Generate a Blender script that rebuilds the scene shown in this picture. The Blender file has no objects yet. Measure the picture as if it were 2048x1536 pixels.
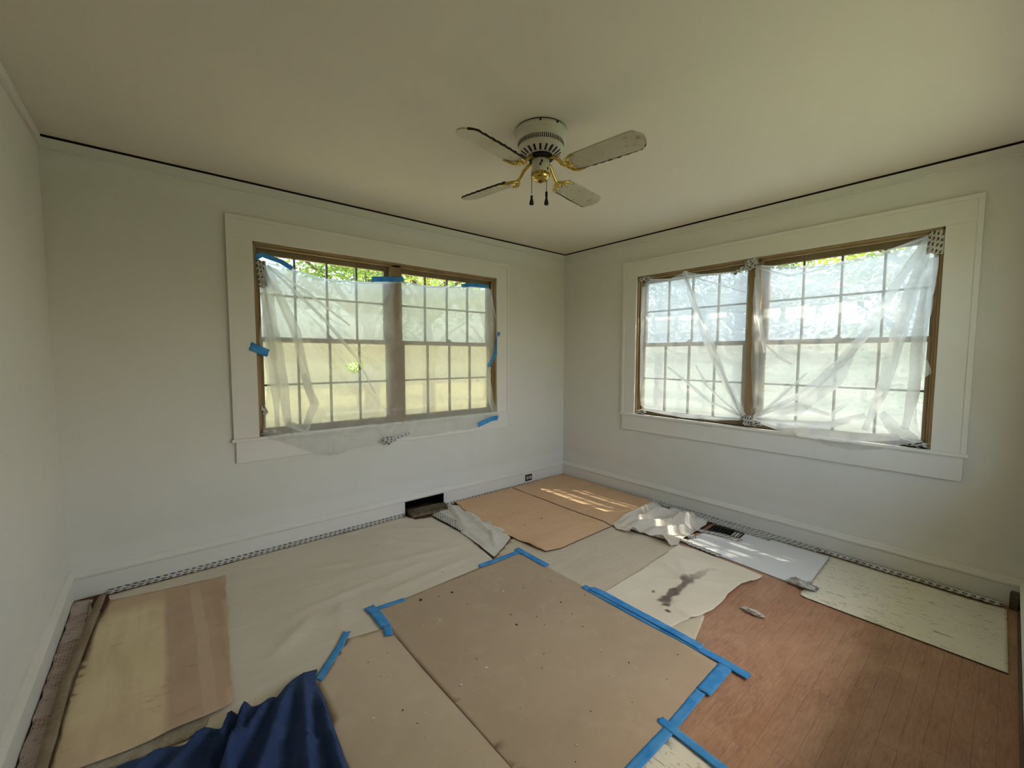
import bpy, bmesh, math, random
from mathutils import Vector, Matrix, noise
from mathutils.geometry import delaunay_2d_cdt

C = bpy.context.scene.collection
S = bpy.context.scene
random.seed(7)
PI = math.pi

# ------------------------------------------------------------------ camera
cam_d = bpy.data.cameras.new('camera')
cam = bpy.data.objects.new('camera', cam_d)
C.objects.link(cam)
YAW, PITCH, ROLL = -0.6977, -0.0661, 0.0027
F = Vector((-math.sin(YAW) * math.cos(PITCH), math.cos(YAW) * math.cos(PITCH), math.sin(PITCH)))
R0 = Vector((math.cos(YAW), math.sin(YAW), 0))
U0 = R0.cross(F)
R = R0 * math.cos(ROLL) + U0 * math.sin(ROLL)
U = U0 * math.cos(ROLL) - R0 * math.sin(ROLL)
M = Matrix((R, U, -F)).transposed().to_4x4()
M.translation = Vector((-3.6771, -3.4268, 1.4164))
cam.matrix_world = M
cam_d.sensor_fit = 'HORIZONTAL'
cam_d.sensor_width = 36
cam_d.lens = 838.4 / 2048 * 36
cam_d.clip_start = 0.02
cam_d.clip_end = 500
S.camera = cam

# ------------------------------------------------------------------ world, sun, exposure
w = bpy.data.worlds.new('sky')
S.world = w
w.use_nodes = True
nt = w.node_tree
nt.nodes.clear()
sky = nt.nodes.new('ShaderNodeTexSky')
sky.sky_type = 'NISHITA'
sky.sun_disc = False
sky.sun_elevation = math.radians(61)
sky.sun_rotation = math.radians(137)
sky.air_density = 1.2
sky.dust_density = 3.2
bg = nt.nodes.new('ShaderNodeBackground')
bg.inputs[1].default_value = 0.42
wo = nt.nodes.new('ShaderNodeOutputWorld')
nt.links.new(sky.outputs[0], bg.inputs[0])
nt.links.new(bg.outputs[0], wo.inputs[0])

sun_d = bpy.data.lights.new('sun', 'SUN')
sun_d.energy = 6.5
sun_d.angle = math.radians(0.53)
sun_d.color = (1.0, 0.93, 0.80)
sun = bpy.data.objects.new('sun', sun_d)
C.objects.link(sun)
sun.rotation_euler = Vector((-0.78, 0.86, -2.12)).to_track_quat('-Z', 'Y').to_euler()

S.view_settings.view_transform = 'Standard'
S.view_settings.look = 'None'
S.view_settings.gamma = 1.0
S.view_settings.use_curve_mapping = False
S.view_settings.exposure = 1.40
S.cycles.max_bounces = 7
S.cycles.diffuse_bounces = 4
S.cycles.glossy_bounces = 3
S.cycles.transparent_max_bounces = 10
S.cycles.use_adaptive_sampling = False
S.cycles.sample_clamp_indirect = 6.0
S.cycles.caustics_reflective = False
S.cycles.caustics_refractive = False
S.cycles.use_denoising = True

# ------------------------------------------------------------------ materials
MATS = {}


def srgb(r, g, b):
    f = lambda c: (c / 255 / 12.92) if c <= 10.3 else ((c / 255 + 0.055) / 1.055) ** 2.4
    return (f(r), f(g), f(b), 1)


class NT:
    def __init__(s, name):
        s.m = bpy.data.materials.new(name)
        s.m.use_nodes = True
        s.t = s.m.node_tree
        s.t.nodes.clear()
        s.out = s.n('OutputMaterial')

    def n(s, typ, **kw):
        x = s.t.nodes.new('ShaderNode' + typ)
        for k, v in kw.items():
            setattr(x, k, v)
        return x

    def l(s, a, b):
        s.t.links.new(a, b)

    def val(s, sock, v):
        if hasattr(v, 'is_output'):
            s.l(v, sock)
        else:
            sock.default_value = v

    def math(s, op, a, b=0.0, c=0.0):
        x = s.n('Math', operation=op)
        s.val(x.inputs[0], a)
        s.val(x.inputs[1], b)
        s.val(x.inputs[2], c)
        return x.outputs[0]

    def mix(s, fac, a, b, blend='MIX'):
        x = s.n('Mix', data_type='RGBA', blend_type=blend)
        s.val(x.inputs[0], fac)
        s.val(x.inputs[6], a)
        s.val(x.inputs[7], b)
        return x.outputs[2]

    def noise(s, vec, scale, detail=3, rough=0.55, dist=0.0):
        x = s.n('TexNoise')
        s.l(vec, x.inputs['Vector'])
        x.inputs['Scale'].default_value = scale
        x.inputs['Detail'].default_value = detail
        x.inputs['Roughness'].default_value = rough
        x.inputs['Distortion'].default_value = dist
        return x.outputs[0]

    def ramp(s, fac, lo, hi):
        x = s.n('MapRange')
        x.clamp = True
        s.val(x.inputs[0], fac)
        x.inputs[1].default_value = lo
        x.inputs[2].default_value = hi
        return x.outputs[0]

    def scale(s, vec, v):
        x = s.n('VectorMath', operation='MULTIPLY')
        s.l(vec, x.inputs[0])
        x.inputs[1].default_value = v
        return x.outputs[0]

    def bump(s, h, strength, dist=0.01):
        x = s.n('Bump')
        x.inputs['Strength'].default_value = strength
        x.inputs['Distance'].default_value = dist
        s.l(h, x.inputs['Height'])
        return x.outputs[0]

    def coord(s, kind='Object'):
        return s.n('TexCoord').outputs[kind]

    def sep(s, vec):
        x = s.n('SeparateXYZ')
        s.l(vec, x.inputs[0])
        return x.outputs

    def bsdf(s, col, rough=0.7, metal=0.0, normal=None, spec=0.3):
        b = s.n('BsdfPrincipled')
        s.val(b.inputs['Base Color'], col)
        s.val(b.inputs['Roughness'], rough)
        s.val(b.inputs['Metallic'], metal)
        b.inputs['Specular IOR Level'].default_value = spec
        if normal is not None:
            s.l(normal, b.inputs['Normal'])
        return b.outputs[0]

    def done(s, sh):
        s.l(sh, s.out.inputs[0])
        return s.m


def basic(name, c1, c2=None, scale=3.0, rough=0.7, bump=0.0, bscale=60, metal=0.0, spec=0.3, stretch=(1, 1, 1), c3=None, lo=0.35, hi=0.65):
    k = NT(name)
    v = k.scale(k.coord(), stretch)
    col = c1
    if c2:
        col = k.mix(k.ramp(k.noise(v, scale, 5), lo, hi), c1, c2)
    if c3:
        col = k.mix(k.ramp(k.noise(v, scale * 6, 4), 0.58, 0.75), col, c3)
    nrm = k.bump(k.noise(v, bscale, 4), bump, 0.004) if bump else None
    return k.done(k.bsdf(col, rough, metal, nrm, spec))


def wall_mat(name, base, alt, cut, z_lo=0.30, z_hi=2.40):
    """matt wall paint: blotchy first coat, with a lighter brushed 'cut-in' band beside the trim"""
    k = NT(name)
    v = k.coord()
    big = k.ramp(k.noise(v, 1.3, 4, 0.6, 0.6), 0.38, 0.64)
    col = k.mix(big, base, alt)
    mott = k.ramp(k.noise(k.scale(v, (1, 1, 0.5)), 5.0, 4), 0.35, 0.7)
    col = k.mix(k.math('MULTIPLY', mott, 0.35), col, cut)
    z = k.sep(v)[2]
    wob = k.math('MULTIPLY', k.math('SUBTRACT', k.noise(v, 3.0, 3), 0.5), 0.12)
    zz = k.math('ADD', z, wob)
    up = k.ramp(zz, z_hi, z_hi + 0.05)
    dn = k.ramp(zz, z_lo, z_lo - 0.05)
    col = k.mix(k.math('MULTIPLY', k.math('MAXIMUM', up, dn), 0.75), col, cut)
    spots = k.ramp(k.noise(v, 34, 2), 0.73, 0.78)
    col = k.mix(k.math('MULTIPLY', spots, 0.25), col, srgb(150, 144, 132))
    h = k.noise(v, 90, 5)
    return k.done(k.bsdf(col, 0.75, 0, k.bump(h, 0.12, 0.003), 0.2))


MATS['wall'] = wall_mat('wall_paint', srgb(228, 224, 210), srgb(231, 226, 214), srgb(236, 232, 221))
MATS['wall_l'] = wall_mat('wall_paint_side', srgb(233, 229, 217), srgb(235, 230, 219), srgb(238, 233, 222))
MATS['ceil'] = basic('ceiling_paint', srgb(242, 232, 217), srgb(240, 230, 215), 1.2, 0.85, 0.08, 120, spec=0.1)
MATS['trim'] = basic('trim_paint', srgb(238, 233, 221), srgb(234, 229, 216), 2.5, 0.55, 0.05, 40, spec=0.35)
MATS['gap'] = basic('dark_gap', srgb(30, 22, 18), srgb(20, 15, 12), 8, 0.9)
MATS['black'] = basic('black_void', (0.004, 0.004, 0.005, 1), (0.008, 0.007, 0.007, 1), 8, 0.95, spec=0.0)
MATS['tanwood'] = basic('bare_window_wood', srgb(172, 146, 108), srgb(150, 122, 84), 6, 0.6, 0.1, 60, stretch=(1, 1, 0.25))
MATS['sash'] = basic('sash_paint', srgb(150, 130, 100), srgb(132, 112, 82), 8, 0.55)
MATS['muntin'] = basic('muntin_paint', srgb(128, 116, 96), srgb(116, 104, 84), 8, 0.5)
MATS['lock'] = basic('lock_metal', srgb(70, 62, 54), srgb(50, 44, 38), 20, 0.4, metal=0.6)


def glass_mat():
    k = NT('window_glass')
    tr = k.n('BsdfTransparent')
    tr.inputs[0].default_value = (0.95, 0.97, 0.95, 1)
    gl = k.n('BsdfGlossy')
    gl.inputs['Roughness'].default_value = 0.03
    gl.inputs['Color'].default_value = (0.8, 0.85, 0.85, 1)
    # a faint veil of old dust on the panes keeps them from being perfectly clean
    mx = k.n('MixShader')
    v = k.coord()
    k.l(k.math('MULTIPLY_ADD', k.noise(v, 9, 3), 0.05, 0.02), mx.inputs[0])
    k.l(tr.outputs[0], mx.inputs[1])
    k.l(gl.outputs[0], mx.inputs[2])
    return k.done(mx.outputs[0])


def film_mat(name, clear, tint, tint2, wrinkle, wscale, gloss=0.06, diff=0.3, stretch=(1, 1, 1), rel=0.6):
    """thin milky polyethylene: part straight-through, part scattered"""
    k = NT(name)
    v = k.scale(k.coord(), stretch)
    nz = k.noise(v, wscale, 5, 0.62, 0.8)
    nrm = k.bump(nz, wrinkle, 0.01)
    col = k.mix(k.ramp(k.noise(v, 2.0, 4), 0.35, 0.65), tint, tint2)
    tl = k.n('BsdfTranslucent')
    k.l(col, tl.inputs[0])
    k.l(nrm, tl.inputs['Normal'])
    df = k.n('BsdfDiffuse')
    k.l(col, df.inputs[0])
    k.l(nrm, df.inputs['Normal'])
    m1 = k.n('MixShader')
    m1.inputs[0].default_value = diff
    k.l(tl.outputs[0], m1.inputs[1])
    k.l(df.outputs[0], m1.inputs[2])
    gl = k.n('BsdfGlossy')
    gl.inputs['Roughness'].default_value = 0.25
    k.l(nrm, gl.inputs['Normal'])
    m2 = k.n('MixShader')
    m2.inputs[0].default_value = gloss
    k.l(m1.outputs[0], m2.inputs[1])
    k.l(gl.outputs[0], m2.inputs[2])
    tr = k.n('BsdfTransparent')
    tr.inputs[0].default_value = (1, 1, 1, 1)
    m3 = k.n('MixShader')
    k.l(k.math('MULTIPLY_ADD', k.ramp(nz, 0.3, 0.7), clear * rel, clear * (1 - rel * 0.5)), m3.inputs[0])
    k.l(m2.outputs[0], m3.inputs[1])
    k.l(tr.outputs[0], m3.inputs[2])
    return k.done(m3.outputs[0])


MATS['glass'] = glass_mat()
MATS['film'] = film_mat('plastic_film', 0.52, (0.90, 0.90, 0.88, 1), (0.88, 0.885, 0.865, 1), 0.25, 9, rel=0.2)
MATS['film_fold'] = film_mat('gathered_film', 0.26, (0.95, 0.95, 0.94, 1), (0.92, 0.92, 0.91, 1), 0.3, 12, diff=0.22, rel=0.5)
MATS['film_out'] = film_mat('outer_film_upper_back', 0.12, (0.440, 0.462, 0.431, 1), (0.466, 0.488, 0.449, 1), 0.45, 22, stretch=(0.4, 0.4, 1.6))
MATS['film_out_l'] = film_mat('outer_film_lower_back', 0.10, (0.516, 0.452, 0.305, 1), (0.542, 0.473, 0.318, 1), 0.45, 22, stretch=(0.4, 0.4, 1.6))  # cream-yellow tint on the lower half only
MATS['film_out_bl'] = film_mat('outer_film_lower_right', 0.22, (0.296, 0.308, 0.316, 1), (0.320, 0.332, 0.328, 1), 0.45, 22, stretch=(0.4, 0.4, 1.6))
MATS['film_out_b'] = film_mat('outer_masking_film_clearer', 0.22, (0.286, 0.336, 0.412, 1), (0.311, 0.361, 0.437, 1), 0.45, 22, stretch=(0.4, 0.4, 1.6))  # blue of the scattered sky is put into this tint
MATS['clear_floor'] = film_mat('floor_plastic', 0.18, (0.97, 0.92, 0.82, 1), (0.93, 0.87, 0.76, 1), 0.5, 9, gloss=0.22, diff=0.97)


def blue_tape():
    k = NT('blue_painters_tape')
    v = k.coord()
    col = k.mix(k.ramp(k.noise(v, 14, 4), 0.35, 0.68), srgb(62, 156, 230), srgb(100, 184, 242))
    h = k.noise(v, 120, 3)
    b = k.bsdf(col, 0.6, 0, k.bump(h, 0.25, 0.002), 0.3)
    tl = k.n('BsdfTranslucent')
    k.l(col, tl.inputs[0])
    m = k.n('MixShader')
    m.inputs[0].default_value = 0.25
    k.l(b, m.inputs[1])
    k.l(tl.outputs[0], m.inputs[2])
    return k.done(m.outputs[0])


def printed_tape():
    """white paper tape with staggered rows of slanted black stamps"""
    k = NT('printed_white_tape')
    uv = k.sep(k.coord('UV'))
    row = k.math('FLOOR', k.math('DIVIDE', uv[1], 0.019))
    vf = k.math('FRACT', k.math('DIVIDE', uv[1], 0.019))
    slant = k.math('MULTIPLY', uv[1], 0.55)
    uu = k.math('ADD', k.math('DIVIDE', k.math('ADD', uv[0], slant), 0.036), k.math('MULTIPLY', row, 0.5))
    uf = k.math('FRACT', uu)
    a = k.math('MULTIPLY', k.math('LESS_THAN', uf, 0.56), k.math('LESS_THAN', vf, 0.58))
    glyph = k.math('GREATER_THAN', k.noise(k.coord('UV'), 190, 2), 0.44)
    a = k.math('MULTIPLY', a, glyph)
    v = k.coord()
    base = k.mix(k.ramp(k.noise(v, 10, 4), 0.4, 0.7), srgb(222, 219, 212), srgb(190, 183, 172))
    col = k.mix(a, base, srgb(34, 31, 30))
    return k.done(k.bsdf(col, 0.55, 0, k.bump(k.noise(v, 60, 3), 0.2, 0.004), 0.35))


MATS['blue'] = blue_tape()
MATS['ptape'] = printed_tape()


def plank_mat():
    k = NT('worn_oak_strip')
    v = k.coord('Generated')
    o = k.coord()
    oi = k.n('ObjectInfo')
    rnd = oi.outputs['Random']
    loc = k.n('VectorMath', operation='ADD')
    k.l(o, loc.inputs[0])
    cmb = k.n('CombineXYZ')
    k.l(k.math('MULTIPLY', rnd, 31.0), cmb.inputs[0])
    k.l(k.math('MULTIPLY', rnd, 17.0), cmb.inputs[1])
    k.l(cmb.outputs[0], loc.inputs[1])
    p = loc.outputs[0]
    grain = k.noise(k.scale(p, (4, 40, 10)), 2.2, 6, 0.7, 1.6)
    c = k.mix(k.ramp(grain, 0.34, 0.66), srgb(146, 106, 82), srgb(192, 148, 116))
    c = k.mix(k.math('MULTIPLY', rnd, 0.45), c, srgb(172, 122, 92))
    g = k.n('NewGeometry').outputs['Position']
    wear = k.ramp(k.noise(k.scale(g, (1.0, 1.5, 1)), 2.2, 7, 0.72, 0.6), 0.42, 0.68)
    c = k.mix(k.math('MULTIPLY', wear, 0.65), c, srgb(198, 162, 132))
    scuff = k.ramp(k.noise(k.scale(g, (14, 5, 1)), 1.6, 6, 0.8, 1.5), 0.62, 0.74)
    c = k.mix(k.math('MULTIPLY', scuff, 0.35), c, srgb(188, 164, 142))
    return k.done(k.bsdf(c, 0.55, 0, k.bump(grain, 0.15, 0.002), 0.3))


MATS['plank'] = plank_mat()
MATS['subfloor'] = basic('subfloor_wood', srgb(112, 74, 52), srgb(92, 60, 42), 5, 0.7)


def paper(name, c1, c2, c3, sc=1.4, bump=0.15, fiber=(1, 1, 1), rough=0.8, speck=None, spec=0.2, sp_lo=0.69):
    k = NT(name)
    v = k.coord()
    vs = k.scale(v, fiber)
    c = k.mix(k.ramp(k.noise(vs, sc, 6, 0.6, 0.4), 0.32, 0.68), c1, c2)
    c = k.mix(k.math('MULTIPLY', k.ramp(k.noise(vs, sc * 5, 5, 0.65), 0.52, 0.75), 0.6), c, c3)
    if speck:
        c = k.mix(k.ramp(k.noise(v, 75, 2), sp_lo, sp_lo + 0.03), c, speck)
    h = k.noise(vs, sc * 12, 6, 0.6)
    return k.done(k.bsdf(c, rough, 0, k.bump(h, bump, 0.006), spec))


MATS['board'] = paper('tan_floor_board', srgb(194, 172, 145), srgb(184, 162, 135), srgb(204, 185, 158), 1.6, 0.06)
MATS['board2'] = paper('pale_floor_board', srgb(212, 192, 164), srgb(204, 183, 154), srgb(220, 202, 176), 1.6, 0.10)
MATS['drop'] = paper('offwhite_drop_cloth', srgb(228, 217, 198), srgb(221, 208, 188), srgb(236, 227, 211), 1.8, 0.5, (0.5, 2.2, 1))
MATS['grey'] = paper('grey_floor_paper', srgb(216, 200, 176), srgb(206, 190, 166), srgb(224, 210, 188), 2.4, 0.25, (0.6, 3.5, 1))
MATS['card'] = paper('brown_cardboard', srgb(226, 188, 150), srgb(216, 176, 138), srgb(234, 200, 164), 2.2, 0.12, (0.7, 2.4, 1))
MATS['card_edge'] = basic('cardboard_edge', srgb(92, 66, 46), srgb(74, 52, 36), 20, 0.9)
MATS['canvas'] = paper('canvas_cloth', srgb(220, 208, 182), srgb(210, 196, 168), srgb(226, 216, 194), 3.0, 0.2)
MATS['sheetcloth'] = paper('white_bed_cloth', srgb(226, 216, 200), srgb(220, 208, 190), srgb(230, 222, 208), 4.0, 0.25)
MATS['navy'] = paper('navy_cloth', srgb(66, 84, 124), srgb(54, 70, 110), srgb(86, 102, 136), 3.0, 0.2, rough=0.9, spec=0.1)
MATS['whiteboard'] = paper('glossy_white_panel', srgb(240, 238, 238), srgb(236, 234, 234), srgb(242, 240, 240), 2.0, 0.02, rough=0.28, spec=0.5)


def cream_vinyl(name, base, fleck):
    """cream vinyl with short dark dashes"""
    k = NT(name)
    v = k.coord()
    c = k.mix(k.ramp(k.noise(v, 3, 4), 0.35, 0.65), base, srgb(240, 232, 210))
    n1 = k.noise(k.scale(v, (60, 14, 1)), 1.0, 3, 0.6, 1.2)
    c = k.mix(k.math('MULTIPLY', k.ramp(n1, 0.60, 0.67), 0.9), c, fleck)
    n2 = k.noise(k.scale(v, (90, 22, 1)), 1.0, 2, 0.5, 1.0)
    c = k.mix(k.math('MULTIPLY', k.ramp(n2, 0.68, 0.74), 0.6), c, srgb(86, 82, 62))
    return k.done(k.bsdf(c, 0.35, 0, k.bump(n1, 0.05, 0.002), 0.45))


MATS['vinyl'] = cream_vinyl('flecked_cream_vinyl', srgb(246, 238, 216), srgb(170, 160, 130))


def lino_mat():
    """old sheet flooring: yellowed half, brown stained half with paler stripes, scuffs"""
    k = NT('stained_linoleum')
    v = k.coord()
    x = k.sep(v)[0]
    y = k.sep(v)[1]
    wob = k.math('MULTIPLY', k.math('SUBTRACT', k.noise(v, 4, 3), 0.5), 0.03)
    xx = k.math('ADD', x, wob)
    yel = k.mix(k.ramp(k.noise(v, 3, 5), 0.35, 0.65), srgb(242, 221, 178), srgb(233, 211, 168))
    brn = k.mix(k.ramp(k.noise(v, 4, 5), 0.35, 0.7), srgb(206, 178, 150), srgb(192, 162, 134))
    c = k.mix(k.ramp(xx, -3.725, -3.70), yel, brn)
    c = k.mix(k.math('MULTIPLY', k.ramp(xx, -3.51, -3.50), 0.6), c, srgb(190, 160, 132))
    c = k.mix(k.math('MULTIPLY', k.ramp(k.noise(k.scale(v, (7, 1.2, 1)), 1.5, 5, 0.6), 0.45, 0.7), 0.35), c, srgb(172, 146, 118))
    # paler worn stripe
    st = k.math('MULTIPLY', k.ramp(xx, -3.60, -3.595), k.ramp(xx, -3.545, -3.55))
    c = k.mix(k.math('MULTIPLY', st, 0.55), c, srgb(220, 196, 168))
    # browned margin along the wall end
    top = k.ramp(k.math('ADD', y, k.math('MULTIPLY', wob, 3.0)), -0.44, -0.30)
    c = k.mix(k.math('MULTIPLY', top, 0.7), c, srgb(202, 172, 138))
    low = k.ramp(k.math('ADD', y, k.math('MULTIPLY', wob, 5.0)), -1.05, -1.30)
    c = k.mix(k.math('MULTIPLY', low, k.math('MULTIPLY', k.noise(v, 3, 4), 0.8)), c, srgb(212, 180, 152))
    sc = k.ramp(k.noise(k.scale(v, (1.2, 2.6, 1)), 6, 6, 0.7, 1.5), 0.60, 0.72)
    dist = k.n('VectorMath', operation='DISTANCE')
    k.l(v, dist.inputs[0])
    dist.inputs[1].default_value = (-3.66, -1.18, 0.012)
    near = k.ramp(dist.outputs['Value'], 0.24, 0.0)
    c = k.mix(k.math('MULTIPLY', sc, k.math('ADD', near, 0.22)), c, srgb(96, 76, 56))
    return k.done(k.bsdf(c, 0.6, 0, k.bump(k.noise(v, 30, 5), 0.12, 0.004), 0.25))


MATS['lino'] = lino_mat()
MATS['lino_back'] = paper('linoleum_felt_backing', srgb(160, 142, 118), srgb(140, 120, 96), srgb(176, 160, 138), 9, 0.4)


def red_strip():
    k = NT('red_printed_paper')
    v = k.coord()
    br = k.n('TexBrick')
    k.l(k.scale(v, (1, 1, 1)), br.inputs['Vector'])
    br.inputs['Scale'].default_value = 20
    br.inputs['Mortar Size'].default_value = 0.035
    br.inputs['Color1'].default_value = srgb(204, 190, 178)
    br.inputs['Color2'].default_value = srgb(196, 178, 166)
    br.inputs['Mortar'].default_value = srgb(150, 108, 96)
    gate = k.ramp(k.noise(k.scale(v, (3, 7, 1)), 1.2, 3), 0.48, 0.56)
    c = k.mix(gate, srgb(200, 184, 172), br.outputs[0])
    c = k.mix(k.math('MULTIPLY', k.ramp(k.noise(v, 22, 4), 0.55, 0.7), 0.5), c, srgb(126, 96, 84))
    return k.done(k.bsdf(c, 0.85, 0, k.bump(k.noise(v, 26, 5), 0.6, 0.01), 0.15))


MATS['redstrip'] = red_strip()
MATS['underlay'] = paper('mottled_underlay', srgb(196, 186, 168), srgb(150, 136, 114), srgb(212, 204, 188), 9, 0.5)


def v_x(k, v):
    return k.math('ADD', k.sep(v)[0], k.math('MULTIPLY', k.noise(v, 8, 3), 0.12))


def stained_canvas():
    k = NT('stained_canvas')
    v = k.coord()
    c = k.mix(k.ramp(k.noise(v, 3, 5), 0.35, 0.65), srgb(240, 229, 207), srgb(232, 219, 195))
    # stain: three blots joined into one winding spill
    tot = None
    warp = k.n('VectorMath', operation='ADD')
    nzc = k.n('TexNoise')
    k.l(v, nzc.inputs['Vector'])
    nzc.inputs['Scale'].default_value = 9
    nzc.inputs['Detail'].default_value = 4
    sub = k.n('VectorMath', operation='SUBTRACT')
    k.l(nzc.outputs['Color'], sub.inputs[0])
    sub.inputs[1].default_value = (0.5, 0.5, 0.5)
    scl = k.n('VectorMath', operation='SCALE')
    k.l(sub.outputs[0], scl.inputs[0])
    scl.inputs['Scale'].default_value = 0.07
    k.l(v, warp.inputs[0])
    k.l(scl.outputs[0], warp.inputs[1])
    wx = k.sep(warp.outputs[0])
    off = k.math('ABSOLUTE', k.math('ADD', wx[1], 2.195))
    wid = k.math('MULTIPLY_ADD', k.ramp(k.noise(k.scale(v, (6, 0.3, 1)), 1.3, 2), 0.3, 0.7), 0.020, 0.008)
    band = k.ramp(k.math('SUBTRACT', off, wid), 0.010, -0.004)
    band = k.math('MULTIPLY', band, k.math('MULTIPLY', k.ramp(wx[0], -1.54, -1.52), k.ramp(wx[0], -0.90, -0.95)))
    tot = band
    for (x, y, r) in ((-1.19, -2.185, 0.05), (-1.49, -2.205, 0.05), (-1.54, -2.24, 0.030), (-1.58, -2.27, 0.018), (-1.46, -2.11, 0.016), (-0.93, -2.215, 0.03)):
        d = k.n('VectorMath', operation='DISTANCE')
        k.l(warp.outputs[0], d.inputs[0])
        d.inputs[1].default_value = (x, y, 0.012)
        f = k.ramp(d.outputs['Value'], r, r * 0.55)
        tot = k.math('MAXIMUM', tot, f)
    dark = k.mix(k.ramp(k.noise(v, 16, 4), 0.35, 0.65), srgb(112, 98, 90), srgb(150, 134, 120))
    c = k.mix(k.math('MULTIPLY', tot, k.ramp(v_x(k, v), -0.80, -1.20)), c, dark)
    return k.done(k.bsdf(c, 0.85, 0, k.bump(k.noise(v, 260, 2), 0.1, 0.002), 0.15))


MATS['stain_canvas'] = stained_canvas()
MATS['fanwhite'] = basic('fan_enamel', srgb(226, 220, 204), srgb(216, 208, 190), 8, 0.35, spec=0.5)
MATS['fanblade'] = basic('grimy_white_blade', srgb(206, 200, 180), srgb(190, 176, 148), 5, 0.5, c3=srgb(164, 140, 106), lo=0.4, hi=0.75)
MATS['grime'] = basic('blade_grime', srgb(58, 44, 34), srgb(40, 30, 24), 30, 0.95, 0.6, 200)
MATS['brass'] = basic('polished_brass', srgb(222, 196, 116), srgb(206, 174, 90), 14, 0.12, metal=1.0)
MATS['brass_old'] = basic('tarnished_brass', srgb(150, 104, 50), srgb(110, 72, 36), 40, 0.3, metal=0.9)
MATS['fanblack'] = basic('fan_black', srgb(24, 22, 22), srgb(34, 30, 28), 30, 0.5)
MATS['chain'] = basic('chain_metal', srgb(110, 96, 72), srgb(80, 70, 54), 90, 0.4, metal=0.7)
MATS['wooddark'] = basic('old_brown_wood', srgb(112, 94, 74), srgb(86, 70, 54), 9, 0.75, 0.4, 40, stretch=(0.2, 1, 1))
MATS['register'] = basic('weathered_register_metal', srgb(128, 112, 90), srgb(96, 82, 64), 18, 0.55, 0.2, 60, metal=0.3)
MATS['outlet_w'] = basic('outlet_ivory', srgb(196, 190, 176), srgb(186, 180, 166), 20, 0.4)
MATS['tissue'] = basic('paper_scrap', srgb(214, 206, 196), srgb(190, 180, 168), 30, 0.8)
MATS['foil'] = basic('crumpled_clear_tape', srgb(206, 202, 196), srgb(150, 146, 140), 30, 0.25, 0.4, 60, metal=0.2)
MATS['fleck'] = basic('paint_fleck', srgb(236, 230, 214), srgb(214, 206, 188), 30, 0.8)
MATS['crumb'] = basic('dirt_crumb', srgb(58, 48, 40), srgb(84, 68, 52), 30, 0.9)
MATS['lawn'] = basic('green_lawn', srgb(104, 112, 86), srgb(92, 102, 74), 0.6, 0.95, c3=srgb(124, 130, 104))
MATS['drygrass'] = basic('dry_yellow_grass', srgb(190, 178, 122), srgb(178, 168, 108), 0.6, 0.95, c3=srgb(204, 192, 146))
MATS['bark'] = basic('tree_bark', srgb(92, 78, 62), srgb(66, 54, 42), 12, 0.95, 0.6, 20)
MATS['siding'] = basic('white_siding', srgb(222, 222, 214), srgb(212, 212, 204), 3, 0.7)


def leaf_mat(name, a, b):
    k = NT(name)
    v = k.coord()
    col = k.mix(k.ramp(k.noise(v, 1.7, 4), 0.35, 0.65), a, b)
    d = k.n('BsdfDiffuse')
    k.l(col, d.inputs[0])
    t = k.n('BsdfTranslucent')
    k.l(col, t.inputs[0])
    m = k.n('MixShader')
    m.inputs[0].default_value = 0.45
    k.l(d.outputs[0], m.inputs[1])
    k.l(t.outputs[0], m.inputs[2])
    return k.done(m.outputs[0])


MATS['leaf'] = leaf_mat('leaf_yellow_green', srgb(140, 160, 60), srgb(176, 186, 84))
MATS['leaf2'] = leaf_mat('leaf_mid_green', srgb(104, 128, 62), srgb(136, 156, 84))
MATS['leaf3'] = leaf_mat('leaf_dark_green', srgb(72, 98, 52), srgb(98, 122, 66))


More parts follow.
